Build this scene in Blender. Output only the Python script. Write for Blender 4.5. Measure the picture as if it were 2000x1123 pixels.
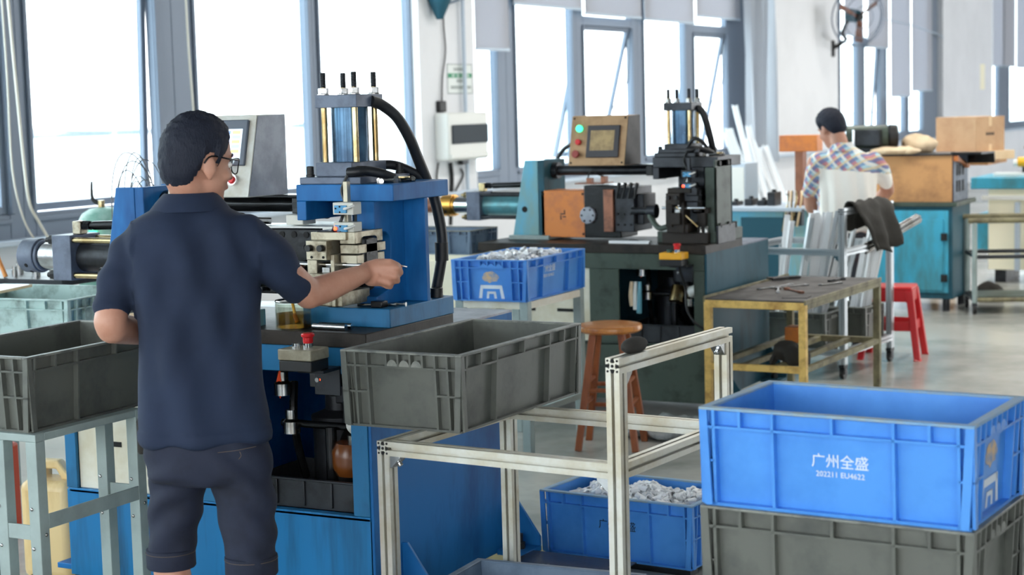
import bpy, bmesh, math, random
from mathutils import Vector, Matrix, Euler, noise
random.seed(7)
SC = bpy.context.scene
COL = SC.collection
for o in list(bpy.data.objects): bpy.data.objects.remove(o)
PI = math.pi

# ------------------------------------------------------------------ camera
F_PX, PITCH, ROLL, YAW = 3400.0, 0.1035, -0.0263, 0.4855
CAM = Vector((0, 0, 1.72))
fwd = Vector((-math.sin(YAW)*math.cos(PITCH), math.cos(YAW)*math.cos(PITCH), -math.sin(PITCH)))
r0 = Vector((math.cos(YAW), math.sin(YAW), 0)); u0 = r0.cross(fwd)
rgt = r0*math.cos(ROLL) + u0*math.sin(ROLL); upv = -r0*math.sin(ROLL) + u0*math.cos(ROLL)
cd = bpy.data.cameras.new('camera'); co = bpy.data.objects.new('camera', cd); COL.objects.link(co)
co.matrix_world = Matrix(((rgt.x, upv.x, -fwd.x, CAM.x), (rgt.y, upv.y, -fwd.y, CAM.y), (rgt.z, upv.z, -fwd.z, CAM.z), (0, 0, 0, 1)))
cd.sensor_width = 36; cd.lens = F_PX/2000*36; cd.clip_end = 3000; cd.clip_start = .05
cd.dof.use_dof = True; cd.dof.focus_distance = 5.5; cd.dof.aperture_fstop = 4.2
SC.camera = co
def at(px, py, d):
    """world point d metres down the camera axis"""
    return CAM + (rgt*((px-1000)/F_PX) - upv*((py-561.5)/F_PX) + fwd)*d

# ------------------------------------------------------------------ light and exposure
SC.view_settings.view_transform = 'Standard'; SC.view_settings.look = 'None'
SC.view_settings.gamma = 1; SC.view_settings.use_curve_mapping = False
SC.view_settings.exposure = 1.15
W = bpy.data.worlds.new('world'); SC.world = W; W.use_nodes = True
bg = W.node_tree.nodes['Background']; bg.inputs[0].default_value = (.96, .985, 1.0, 1); bg.inputs[1].default_value = 3.6
SC.cycles.max_bounces = 8; SC.cycles.diffuse_bounces = 5; SC.cycles.glossy_bounces = 4; SC.cycles.transmission_bounces = 6
SC.cycles.transparent_max_bounces = 16; SC.cycles.caustics_reflective = False; SC.cycles.caustics_refractive = False
SC.cycles.sample_clamp_indirect = 6

# unseen lamp rows added to brighten the far hall (housings built with the room)
FILL_LAMPS = [(x, y) for y in (11.5, 15.5, 20.0, 25.0) for x in (-4.6, -1.4, 2.0)]
for x, y in FILL_LAMPS:
    ld = bpy.data.lights.new('fill_light', 'AREA'); ld.shape = 'RECTANGLE'; ld.size = .16; ld.size_y = 1.5; ld.energy = 38; ld.color = (1, .97, .91)
    lo = bpy.data.objects.new('fill_light', ld); COL.objects.link(lo); lo.location = (x, y, 4.52)
# ------------------------------------------------------------------ materials
def lin(c):
    c = c/255.0
    return c/12.92 if c <= .04045 else ((c+.055)/1.055)**2.4
def rgb(c): return (lin(c[0]), lin(c[1]), lin(c[2]), 1)
def mat(name, c, rough=.5, metal=0., c2=None, scale=6., amt=.5, bump=0., bscale=60., stretch=None, emit=None, spec=.5, coat=0., sub=0.):
    m = bpy.data.materials.new(name); m.use_nodes = True
    nt = m.node_tree; N = nt.nodes; L = nt.links; p = N['Principled BSDF']
    p.inputs['Base Color'].default_value = rgb(c); p.inputs['Roughness'].default_value = rough
    p.inputs['Metallic'].default_value = metal; p.inputs['Specular IOR Level'].default_value = spec
    p.inputs['Coat Weight'].default_value = coat
    if emit: p.inputs['Emission Color'].default_value = rgb(emit[0]); p.inputs['Emission Strength'].default_value = emit[1]
    tc = N.new('ShaderNodeTexCoord'); mp = N.new('ShaderNodeMapping'); L.new(tc.outputs['Object'], mp.inputs[0])
    if stretch: mp.inputs['Scale'].default_value = stretch
    if c2 is not None:
        n = N.new('ShaderNodeTexNoise'); n.inputs['Scale'].default_value = scale; n.inputs['Detail'].default_value = 5; n.inputs['Roughness'].default_value = .65
        L.new(mp.outputs[0], n.inputs['Vector'])
        rp = N.new('ShaderNodeValToRGB'); rp.color_ramp.elements[0].position = max(0, .62-amt*.5); rp.color_ramp.elements[1].position = min(1, .62-amt*.5+.22)
        rp.color_ramp.elements[0].color = rgb(c2); rp.color_ramp.elements[1].color = rgb(c)
        if amt < .5: rp.color_ramp.elements[0].position = .3; rp.color_ramp.elements[1].position = .3+amt
        L.new(n.outputs['Fac'], rp.inputs[0]); L.new(rp.outputs[0], p.inputs['Base Color'])
        mr = N.new('ShaderNodeMapRange'); mr.inputs['To Min'].default_value = min(1, rough+.12); mr.inputs['To Max'].default_value = max(.03, rough-.08)
        L.new(n.outputs['Fac'], mr.inputs[0]); L.new(mr.outputs[0], p.inputs['Roughness'])
    if bump:
        b = N.new('ShaderNodeTexNoise'); b.inputs['Scale'].default_value = bscale; b.inputs['Detail'].default_value = 3; L.new(mp.outputs[0], b.inputs['Vector'])
        bp = N.new('ShaderNodeBump'); bp.inputs['Strength'].default_value = bump; bp.inputs['Distance'].default_value = .01
        L.new(b.outputs['Fac'], bp.inputs['Height']); L.new(bp.outputs[0], p.inputs['Normal'])
    return m
def glassmat(name, tint, gl=.08):
    m = bpy.data.materials.new(name); m.use_nodes = True; nt = m.node_tree; N = nt.nodes; L = nt.links
    N.remove(N['Principled BSDF']); out = N['Material Output']
    t = N.new('ShaderNodeBsdfTransparent'); t.inputs[0].default_value = rgb(tint)
    g = N.new('ShaderNodeBsdfGlossy'); g.inputs['Roughness'].default_value = .03
    lw = N.new('ShaderNodeLayerWeight'); lw.inputs['Blend'].default_value = .35
    fr = N.new('ShaderNodeMath'); fr.operation = 'MULTIPLY_ADD'; L.new(lw.outputs['Facing'], fr.inputs[0]); fr.inputs[1].default_value = .22; fr.inputs[2].default_value = .02
    mx = N.new('ShaderNodeMixShader'); L.new(fr.outputs[0], mx.inputs[0]); L.new(t.outputs[0], mx.inputs[1]); L.new(g.outputs[0], mx.inputs[2]); L.new(mx.outputs[0], out.inputs[0])
    return m
def translucent(name, c, f=.5):
    m = bpy.data.materials.new(name); m.use_nodes = True; nt = m.node_tree; N = nt.nodes; L = nt.links
    N.remove(N['Principled BSDF']); out = N['Material Output']
    d = N.new('ShaderNodeBsdfDiffuse'); d.inputs[0].default_value = rgb(c); t = N.new('ShaderNodeBsdfTranslucent'); t.inputs[0].default_value = rgb(c)
    mx = N.new('ShaderNodeMixShader'); mx.inputs[0].default_value = f; L.new(d.outputs[0], mx.inputs[1]); L.new(t.outputs[0], mx.inputs[2]); L.new(mx.outputs[0], out.inputs[0])
    return m

M = {}
M['wall'] = mat('wall_paint', (228, 230, 234), .8, c2=(221, 223, 227), scale=.8, amt=.5)
M['ceiling'] = mat('ceiling_paint', (112, 114, 116), .9)
M['floor'] = mat('floor_epoxy', (184, 183, 176), .2, c2=(134, 137, 132), scale=.9, amt=.55, bump=.05, bscale=8)
M['frame'] = mat('window_aluminium', (112, 124, 140), .45, .2)
M['frame_light'] = mat('window_frame_light', (186, 200, 214), .5, .1)
M['pane'] = glassmat('window_glass', (238, 246, 248))
M['blind'] = translucent('roller_blind_fabric', (196, 198, 206), .30)
M['plastic_sheet'] = translucent('plastic_sheet', (212, 218, 226), .5)
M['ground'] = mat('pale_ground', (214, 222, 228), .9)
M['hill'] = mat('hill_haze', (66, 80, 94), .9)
# crates
M['crate_grey'] = mat('grey_crate_plastic', (96, 99, 93), .36, c2=(72, 75, 72), scale=5, amt=.6, bump=.03)
M['crate_blue'] = mat('blue_crate_plastic', (74, 146, 224), .38, c2=(60, 132, 212), scale=4, amt=.5, bump=.02)
M['crate_rim'] = mat('scuffed_blue_rim', (112, 156, 196), .55, c2=(140, 160, 170), scale=18, amt=.5)
M['crate_rim_grey'] = mat('scuffed_grey_rim', (126, 129, 122), .45, c2=(92, 95, 92), scale=14, amt=.5)
M['crate_teal'] = mat('weathered_teal_crate', (172, 198, 194), .6, c2=(104, 120, 114), scale=7, amt=.6, bump=.05)
M['crate_dark'] = mat('dark_blue_crate', (104, 124, 146), .5, c2=(78, 98, 120), scale=5, amt=.5)
M['print_white'] = mat('white_print', (222, 230, 238), .6)
M['print_dark'] = mat('dark_print', (18, 40, 70), .6)
M['label_worn'] = mat('worn_paper_label', (206, 178, 140), .8, c2=(120, 150, 190), scale=30, amt=.5)
M['fitting'] = mat('white_plastic_fitting', (246, 247, 248), .35)
M['fitting_in'] = mat('grey_fitting', (206, 208, 211), .4)
# machine paints
M['blue'] = mat('blue_enamel', (30, 110, 176), .46, c2=(16, 74, 130), scale=3.2, amt=.6, bump=.015, stretch=(1, 1, .35), spec=.3)
M['blue_oily'] = mat('oily_blue_enamel', (36, 112, 160), .42, c2=(18, 62, 86), scale=4, amt=.7, bump=.04, stretch=(1, 1, .4), spec=.35)
M['blue_drip'] = mat('streaked_blue_enamel', (24, 116, 174), .36, c2=(16, 62, 84), scale=5, amt=.7, bump=.03, stretch=(1, 1, .12), spec=.4)
M['sky'] = mat('light_blue_enamel', (92, 174, 204), .45, c2=(120, 160, 160), scale=5, amt=.5, stretch=(1, 1, .4))
M['teal'] = mat('teal_enamel', (44, 88, 104), .5, c2=(38, 58, 60), scale=4, amt=.7, stretch=(1, 1, .3), spec=.2)
M['greengrey'] = mat('grey_green_oily_paint', (72, 84, 76), .4, c2=(38, 44, 40), scale=6, amt=.7, bump=.05, spec=.25)
M['steel_dark'] = mat('dark_oily_steel', (50, 53, 58), .36, .5, c2=(24, 26, 29), scale=9, amt=.6, bump=.06)
M['steel_brown'] = mat('brown_oily_steel', (46, 40, 35), .45, .0, c2=(24, 22, 20), scale=7, amt=.6, bump=.05, spec=.25)
M['plate_gray'] = mat('grey_painted_plate', (98, 108, 126), .42, .15, c2=(70, 80, 96), scale=8, amt=.6, bump=.05)
M['steel'] = mat('bright_steel', (196, 198, 200), .22, 1., c2=(150, 148, 142), scale=12, amt=.5)
M['steel_jaw'] = mat('worn_tool_steel', (176, 168, 148), .34, .7, c2=(96, 84, 64), scale=12, amt=.6, bump=.05)
M['chrome'] = mat('chrome', (226, 228, 230), .1, 1.)
M['brass'] = mat('oiled_brass_rod', (196, 180, 140), .25, 1., c2=(150, 126, 84), scale=6, amt=.5)
M['gold'] = mat('gold_ring', (214, 160, 82), .3, 1.)
M['cyl'] = mat('blue_cylinder_tube', (64, 100, 128), .22, .5, c2=(44, 72, 98), scale=8, amt=.5)
M['cyl_teal'] = mat('teal_cylinder_tube', (96, 158, 168), .3, .3, c2=(90, 120, 118), scale=7, amt=.5)
M['black'] = mat('black_rubber', (20, 21, 23), .5)
M['black_oil'] = mat('black_oily_steel', (30, 32, 35), .22, .4, c2=(14, 15, 17), scale=10, amt=.5, bump=.06)
M['hole'] = mat('dark_hole', (10, 10, 11), .8)
M['hose'] = mat('black_hose', (26, 28, 32), .45, bump=.05, bscale=200)
M['cream'] = mat('cream_enamel', (226, 224, 210), .45, c2=(206, 198, 172), scale=3, amt=.5)
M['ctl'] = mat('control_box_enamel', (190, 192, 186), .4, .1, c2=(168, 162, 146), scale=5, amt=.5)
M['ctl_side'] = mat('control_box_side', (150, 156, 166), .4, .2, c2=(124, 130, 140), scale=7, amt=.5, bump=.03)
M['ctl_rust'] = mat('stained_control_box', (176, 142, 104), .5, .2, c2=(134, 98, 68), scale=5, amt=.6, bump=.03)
M['bezel'] = mat('screen_bezel', (84, 92, 104), .4)
M['bezel_d'] = mat('dark_screen_bezel', (56, 52, 56), .4)
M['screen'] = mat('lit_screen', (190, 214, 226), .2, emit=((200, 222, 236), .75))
M['screen_old'] = mat('old_film_screen', (176, 150, 104), .35, c2=(140, 116, 80), scale=20, amt=.5)
for k, c in dict(y=(236, 232, 120), v=(176, 176, 222), g=(150, 210, 170), b=(112, 136, 190), o=(238, 200, 120), p=(186, 160, 206)).items():
    M['cell_'+k] = mat('screen_cell_'+k, c, .3, emit=(c, .7))
M['red'] = mat('red_plastic', (206, 34, 40), .3)
M['red_lit'] = mat('red_indicator', (255, 60, 40), .3, emit=((255, 60, 30), 4))
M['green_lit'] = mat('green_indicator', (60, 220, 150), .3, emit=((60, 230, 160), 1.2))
M['green_btn'] = mat('green_button', (30, 80, 66), .35)
M['redbrown'] = mat('worn_red_button', (150, 60, 52), .5)
M['beige_box'] = mat('beige_switch_box', (158, 152, 132), .45, c2=(128, 120, 100), scale=12, amt=.5)
M['yellow'] = mat('yellow_plastic', (242, 176, 34), .4)
M['orange'] = mat('rusty_orange_panel', (214, 128, 56), .45, c2=(176, 104, 66), scale=6, amt=.65, bump=.03)
M['orange2'] = mat('orange_plastic', (222, 74, 34), .4)
M['copper'] = mat('copper_brown', (150, 100, 78), .45, .4, c2=(84, 58, 48), scale=8, amt=.6)
M['blue_sensor'] = mat('blue_sensor', (70, 150, 196), .4)
M['white_sensor'] = mat('white_bracket', (206, 206, 196), .45)
M['olive'] = mat('olive_yellow_board', (156, 142, 62), .6, c2=(112, 104, 52), scale=5, amt=.5)
# frames, furniture
M['alu'] = mat('anodised_aluminium', (206, 206, 198), .38, .75, c2=(186, 178, 156), scale=5, amt=.5)
M['alu_blue'] = mat('cool_aluminium', (200, 206, 210), .35, .7)
M['stand_grey'] = mat('grey_green_painted_steel', (158, 174, 172), .45, c2=(140, 154, 152), scale=4, amt=.5)
M['yellow_frame'] = mat('worn_yellow_frame', (236, 198, 112), .5, c2=(176, 134, 66), scale=9, amt=.55)
M['mat_grey'] = mat('grey_rubber_mat', (92, 88, 86), .7, c2=(66, 62, 60), scale=7, amt=.5)
M['khaki'] = mat('khaki_steel_edge', (136, 130, 98), .55, c2=(100, 92, 70), scale=9, amt=.5)
M['wood'] = mat('varnished_wood', (218, 142, 66), .28, c2=(178, 98, 40), scale=5, amt=.6, stretch=(1, 6, 1), coat=.3)
M['wood_leg'] = mat('wood_leg', (158, 88, 48), .35, c2=(110, 56, 30), scale=6, amt=.6, stretch=(3, 3, .5))
M['ply'] = mat('stained_plywood', (200, 148, 96), .6, c2=(150, 106, 70), scale=3, amt=.6)
M['card'] = mat('cardboard', (204, 168, 132), .8, c2=(190, 152, 118), scale=4, amt=.5)
M['card_pale'] = mat('pale_cardboard', (232, 206, 168), .8, c2=(222, 192, 150), scale=4, amt=.5)
M['bag'] = mat('pale_sacking', (226, 204, 172), .85, c2=(206, 180, 146), scale=6, amt=.5, bump=.1, bscale=20)
M['tealtop'] = mat('turquoise_enamel', (64, 168, 200), .42, c2=(70, 120, 120), scale=4, amt=.6, stretch=(1, 1, .3))
M['creamcab'] = mat('pale_yellow_cabinet', (250, 244, 218), .5)
M['cloth_black'] = mat('black_cloth', (46, 44, 40), .9, bump=.2, bscale=40)
M['jerry'] = mat('yellowed_plastic', (226, 200, 146), .35, c2=(190, 150, 90), scale=4, amt=.6, stretch=(1, 1, .3))
M['tank'] = mat('green_tank_paint', (112, 168, 150), .4, c2=(160, 196, 184), scale=8, amt=.6)
M['cord'] = mat('white_bead_chain', (222, 218, 204), .5)
M['wire'] = mat('thin_wire', (96, 100, 104), .4, .5)
M['rodwhite'] = mat('white_profile', (240, 242, 244), .4, .0)
M['signboard'] = mat('sign_board', (222, 228, 226), .5)
M['signgreen'] = mat('sign_green', (36, 140, 96), .5)
M['signtext'] = mat('sign_text', (66, 86, 84), .6)
M['boxwhite'] = mat('white_electrical_box', (224, 226, 222), .4)
M['amber'] = mat('dark_amber', (112, 62, 26), .25)
M['smoke'] = mat('smoked_cover', (44, 54, 62), .5, spec=.2)
M['oil'] = glassmat('amber_oil', (196, 168, 112))
M['jar'] = glassmat('jar_glass', (238, 240, 234))
M['plasticbag'] = mat('grey_plastic_bag', (170, 174, 174), .3, c2=(120, 126, 126), scale=20, amt=.5)
# people
M['skin'] = mat('skin', (190, 142, 120), .5, c2=(180, 128, 106), scale=10, amt=.5)
M['hair'] = mat('black_hair', (34, 38, 50), .65, bump=.35, bscale=240, stretch=(1, 1, .35), spec=.2)
M['navy'] = mat('navy_polo_fabric', (23, 38, 64), .85, c2=(20, 33, 56), scale=3, amt=.5, bump=.05, bscale=300)
M['denim'] = mat('dark_denim', (25, 33, 54), .8, c2=(18, 24, 40), scale=6, amt=.6, bump=.08, bscale=260)
M['stitch'] = mat('tan_stitching', (96, 82, 68), .8)
M['white_shirt'] = mat('off_white_cotton', (246, 243, 236), .85, bump=.04, bscale=60)
M['trousers'] = mat('grey_trousers', (74, 78, 86), .85)
M['shoe'] = mat('black_shoe', (30, 30, 32), .5)
M['spec'] = mat('black_spectacle_frame', (18, 18, 22), .25)
M['lens'] = glassmat('spectacle_lens', (226, 226, 232))
M['lip'] = mat('lips', (170, 104, 94), .5)
M['eye'] = mat('eye_white', (236, 234, 230), .2)
M['iris'] = mat('dark_iris', (32, 22, 18), .15)
def plaid(name):
    m = bpy.data.materials.new(name); m.use_nodes = True; nt = m.node_tree; N = nt.nodes; L = nt.links; p = N['Principled BSDF']; p.inputs['Roughness'].default_value = .85
    tc = N.new('ShaderNodeTexCoord'); last = None
    base = N.new('ShaderNodeRGB'); base.outputs[0].default_value = rgb((170, 204, 214)); last = base.outputs[0]
    for rot, sc_, col, th in ((.78, 9, (206, 90, 96), .62), (-.78, 9, (86, 120, 170), .62), (.78, 9, (240, 236, 228), .88), (-.78, 9.0, (220, 196, 150), .86)):
        mp = N.new('ShaderNodeMapping'); mp.inputs['Rotation'].default_value = (0, rot, .3); L.new(tc.outputs['Object'], mp.inputs[0])
        w = N.new('ShaderNodeTexWave'); w.inputs['Scale'].default_value = sc_*.62; w.bands_direction = 'X'; w.inputs['Phase Offset'].default_value = th*9; L.new(mp.outputs[0], w.inputs[0])
        g = N.new('ShaderNodeMath'); g.operation = 'GREATER_THAN'; g.inputs[1].default_value = th; L.new(w.outputs['Fac'], g.inputs[0])
        k = N.new('ShaderNodeMath'); k.operation = 'MULTIPLY'; k.inputs[1].default_value = .72; L.new(g.outputs[0], k.inputs[0])
        mx = N.new('ShaderNodeMix'); mx.data_type = 'RGBA'; L.new(k.outputs[0], mx.inputs['Factor']); L.new(last, mx.inputs['A']); mx.inputs['B'].default_value = rgb(col); last = mx.outputs['Result']
    L.new(last, p.inputs['Base Color'])
    return m
M['plaid'] = plaid('plaid_cotton')

# ------------------------------------------------------------------ mesh builder
class B:
    def __init__(s): s.bm = bmesh.new()
    def _mark(s): return len(s.bm.verts)
    def box(s, x0, x1, y0, y1, z0, z1, R=None, T=None):
        v = [s.bm.verts.new(p) for p in ((x0, y0, z0), (x1, y0, z0), (x1, y1, z0), (x0, y1, z0), (x0, y0, z1), (x1, y0, z1), (x1, y1, z1), (x0, y1, z1))]
        for f in ((0, 3, 2, 1), (4, 5, 6, 7), (0, 1, 5, 4), (1, 2, 6, 5), (2, 3, 7, 6), (3, 0, 4, 7)): s.bm.faces.new([v[i] for i in f])
        if R is not None:
            c = Vector(T) if T is not None else Vector(((x0+x1)/2, (y0+y1)/2, (z0+z1)/2))
            for q in v: q.co = c + R @ (q.co-c)
        return s
    def cbox(s, c, sx, sy, sz, R=None):
        return s.box(c[0]-sx/2, c[0]+sx/2, c[1]-sy/2, c[1]+sy/2, c[2]-sz/2, c[2]+sz/2, R)
    def cyl(s, p, q, r, r2=None, n=16, cap=True):
        p = Vector(p); q = Vector(q); d = (q-p).normalized(); r2 = r if r2 is None else r2
        a = d.orthogonal().normalized(); b = d.cross(a)
        A = []; Bv = []
        for i in range(n):
            t = 2*PI*i/n; e = a*math.cos(t) + b*math.sin(t)
            A.append(s.bm.verts.new(p+e*r)); Bv.append(s.bm.verts.new(q+e*r2))
        for i in range(n):
            j = (i+1) % n; s.bm.faces.new((A[i], A[j], Bv[j], Bv[i]))
        if cap: s.bm.faces.new(A[::-1]); s.bm.faces.new(Bv)
        return s
    def pipe(s, p, q, r, ri, n=12):
        p = Vector(p); q = Vector(q); d = (q-p).normalized(); a = d.orthogonal().normalized(); b = d.cross(a); R = []
        for (c, rr) in ((p, ri), (p, r), (q, r), (q, ri)):
            R.append([s.bm.verts.new(c + (a*math.cos(2*PI*i/n)+b*math.sin(2*PI*i/n))*rr) for i in range(n)])
        for k in range(4):
            for i in range(n):
                j = (i+1) % n; s.bm.faces.new((R[k][i], R[k][j], R[(k+1) % 4][j], R[(k+1) % 4][i]))
        return s
    def tube(s, pts, r, n=8, sm=4):
        pts = [Vector(p) for p in pts]
        if sm > 1 and len(pts) > 2:
            out = []
            for i in range(len(pts)-1):
                p0 = pts[max(0, i-1)]; p1 = pts[i]; p2 = pts[i+1]; p3 = pts[min(len(pts)-1, i+2)]
                for k in range(sm):
                    t = k/sm; out.append(.5*((2*p1)+(p2-p0)*t+(2*p0-5*p1+4*p2-p3)*t*t+(3*p1-p0-3*p2+p3)*t**3))
            out.append(pts[-1]); pts = out
        rs = r if isinstance(r, (list, tuple)) else None
        prev = None; a = None
        for i, p in enumerate(pts):
            d = (pts[min(i+1, len(pts)-1)]-pts[max(i-1, 0)])
            if d.length < 1e-9: d = Vector((0, 0, 1))
            d.normalize()
            a = d.orthogonal().normalized() if a is None else (a-d*a.dot(d)).normalized()
            b = d.cross(a)
            rr = r if rs is None else rs[0]+(rs[1]-rs[0])*i/(len(pts)-1)
            ring = [s.bm.verts.new(p+(a*math.cos(2*PI*k/n)+b*math.sin(2*PI*k/n))*rr) for k in range(n)]
            if prev:
                for k in range(n):
                    j = (k+1) % n; s.bm.faces.new((prev[k], prev[j], ring[j], ring[k]))
            else: s.bm.faces.new(ring[::-1])
            prev = ring
        s.bm.faces.new(prev)
        return s
    def prism(s, poly, axis, a0, a1):
        """poly of 2D points: axis x -> (y,z), y -> (x,z), z -> (x,y)"""
        def P(u, v, w): return {'x': (w, u, v), 'y': (u, w, v), 'z': (u, v, w)}[axis]
        A = [s.bm.verts.new(P(u, v, a0)) for u, v in poly]; C = [s.bm.verts.new(P(u, v, a1)) for u, v in poly]
        n = len(poly)
        for i in range(n):
            j = (i+1) % n; s.bm.faces.new((A[i], A[j], C[j], C[i]))
        s.bm.faces.new(A[::-1]); s.bm.faces.new(C)
        return s
    def lathe(s, prof, c=(0, 0, 0), n=24, axis='z'):
        prev = None
        for r, h in prof:
            ring = []
            for i in range(n):
                t = 2*PI*i/n; x, y = r*math.cos(t), r*math.sin(t)
                p = {'z': (x, y, h), 'x': (h, x, y), 'y': (x, h, y)}[axis]
                ring.append(s.bm.verts.new((c[0]+p[0], c[1]+p[1], c[2]+p[2])))
            if prev:
                for i in range(n):
                    j = (i+1) % n; s.bm.faces.new((prev[i], prev[j], ring[j], ring[i]))
            else: first = ring
            prev = ring
        s.bm.faces.new(first[::-1]); s.bm.faces.new(prev)
        return s
    def ell(s, c, R, rad, n=20, m=12):
        """ellipsoid; R 3x3 rotation (columns = axes)"""
        c = Vector(c); rows = []
        for j in range(1, m):
            th = PI*j/m
            rows.append([s.bm.verts.new(c + R @ Vector((rad[0]*math.sin(th)*math.cos(2*PI*i/n), rad[1]*math.sin(th)*math.sin(2*PI*i/n), rad[2]*math.cos(th)))) for i in range(n)])
        t = s.bm.verts.new(c + R @ Vector((0, 0, rad[2]))); b = s.bm.verts.new(c + R @ Vector((0, 0, -rad[2])))
        for i in range(n):
            k = (i+1) % n
            s.bm.faces.new((t, rows[0][i], rows[0][k])); s.bm.faces.new((b, rows[-1][k], rows[-1][i]))
            for j in range(len(rows)-1): s.bm.faces.new((rows[j][i], rows[j+1][i], rows[j+1][k], rows[j][k]))
        return s
    def cap(s, p, q, r, r2, n=14):
        """tapered capsule (closed)"""
        p = Vector(p); q = Vector(q)
        s.cyl(p, q, r, r2, n); I = Matrix.Identity(3); s.ell(p, I, (r,)*3, n, 8); s.ell(q, I, (r2,)*3, n, 8)
        return s
    def chain(s, L, n=14):
        for (p, r), (q, r2) in zip(L, L[1:]): s.cap(p, q, r, r2, n)
        return s
    def mesh(s, name, fix=True):
        if fix: bmesh.ops.recalc_face_normals(s.bm, faces=s.bm.faces[:])
        me = bpy.data.meshes.new(name); s.bm.to_mesh(me); s.bm.free(); return me
    def obj(s, name, m, parent=None, bevel=0., smooth=True, seg=2, fix=True):
        return link(name, s.mesh(name, fix), m, parent, bevel, smooth, seg)
def link(name, me, m, parent=None, bevel=0., smooth=True, seg=2):
    o = bpy.data.objects.new(name, me); COL.objects.link(o)
    if m is not None and not me.materials: me.materials.append(M[m] if isinstance(m, str) else m)
    if parent is not None: o.parent = parent
    if smooth:
        me.shade_smooth(); me.set_sharp_from_angle(angle=math.radians(38))
    if bevel:
        b = o.modifiers.new('bevel', 'BEVEL'); b.width = bevel; b.segments = seg; b.limit_method = 'ANGLE'; b.angle_limit = math.radians(40)
    return o
def tag(o, label, cat, group=None, kind=None):
    o['label'] = label; o['category'] = cat
    if group: o['group'] = group
    if kind: o['kind'] = kind
    return o
def thing(name, label, cat, loc=(0, 0, 0), rz=0., group=None):
    o = bpy.data.objects.new(name, None); COL.objects.link(o); o.location = loc; o.rotation_euler = (0, 0, rz); o.empty_display_size = .1
    return tag(o, label, cat, group)
def struct(name, b, m, bevel=0., parent=None):
    o = b.obj(name, m, parent, bevel)
    if parent is None: o['kind'] = 'structure'
    return o
def copy_tree(o, parent=None):
    c = o.copy(); COL.objects.link(c)
    if parent is not None: c.parent = parent
    for ch in list(o.children): copy_tree(ch, c)
    return c
def text_mesh(body, size, depth=.0006, align='CENTER'):
    cu = bpy.data.curves.new('lettering', 'FONT'); cu.body = body; cu.size = size; cu.extrude = depth; cu.align_x = align; cu.align_y = 'CENTER'; cu.resolution_u = 3
    o = bpy.data.objects.new('lettering_tmp', cu); COL.objects.link(o)
    dg = bpy.context.evaluated_depsgraph_get(); me = bpy.data.meshes.new_from_object(o.evaluated_get(dg)); bpy.data.objects.remove(o); me.name = 'lettering'
    me.materials.clear()
    return me
def remesh(b, name, voxel, smooth=6, fac=.5):
    """one continuous skin over the closed shapes in b"""
    me = b.mesh(name+'_raw'); o = bpy.data.objects.new(name+'_raw', me); COL.objects.link(o)
    r = o.modifiers.new('r', 'REMESH'); r.mode = 'VOXEL'; r.voxel_size = voxel
    if smooth: s = o.modifiers.new('s', 'SMOOTH'); s.iterations = smooth; s.factor = fac
    dg = bpy.context.evaluated_depsgraph_get(); out = bpy.data.meshes.new_from_object(o.evaluated_get(dg)); bpy.data.objects.remove(o); out.name = name
    return out
# ================================================================== setting
WX = -8.0
def onx(px, py, X):
    d = at(px, py, 1)-CAM; return CAM + d*((X-CAM.x)/d.x)
struct('floor', B().box(-8.3, 9, -3, 46, -.15, 0), 'floor')
struct('ceiling', B().box(-8.3, 9, -3, 46, 5.2, 5.4), 'ceiling')
b = B().box(-8.3, WX, -8, 46, 0, .95); b.box(-8.3, WX, -8, 46, 4.3, 5.2)
PIERS = [(-6.2, -5.2), (.4, 1.4), (5.9, 6.9), (13.3, 14.3), (22.75, 25.6), (32.0, 36.1), (42.2, 46)]
for y0, y1 in PIERS: b.box(-8.3, WX+.12, y0, y1, .94, 4.32)
struct('wall_left', b, 'wall')
b = B().box(9, 9.2, -3, 25, 0, 5.2).box(9, 9.2, 25, 46, 0, .3).box(9, 9.2, 25, 46, 4.9, 5.2)  # unseen wall; its far part is opened into bays to light the far hall
for y in ( 22, 29, 36, 43): b.box(9, 9.2, y, y+.8, .5, 4.7)
struct('wall_right', b, 'wall')
b = B().box(-8.3, 9.2, -3.2, -3, 0, 1.0).box(-8.3, 9.2, -3.2, -3, 3.4, 5.2)  # unseen window strip behind the camera, sized to limit light on near faces
for x in (-8.3, -4.2, 0.2, 4.6, 8.4): b.box(x, x+.8, -3.2, -3, 1.0, 3.4)
struct('wall_front', b, 'wall')
struct('wall_back', B().box(-8.3, 9.2, 46, 46.2, 0, 5.2), 'wall')
struct('trim_1', B().box(-8.2, WX+.16, -8, 46, .93, .965), 'frame_light', .004)

for x, y in FILL_LAMPS:  # housings of the added, unseen fill lamps
    t = thing('fill_lamp', 'slim white tube lamp added under the hall ceiling to brighten it, out of view', 'lamp', (x, y, 4.53), 0, 'added fill lamps under the hall ceiling')
    B().box(-.10, .10, -.78, .78, 0, .05).obj('housing', 'boxwhite', t, .004)
    for k in (-.6, .6): B().cyl((0, k, .05), (0, k, .67), .006, n=6).obj('hanger', 'steel_dark', t)
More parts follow.
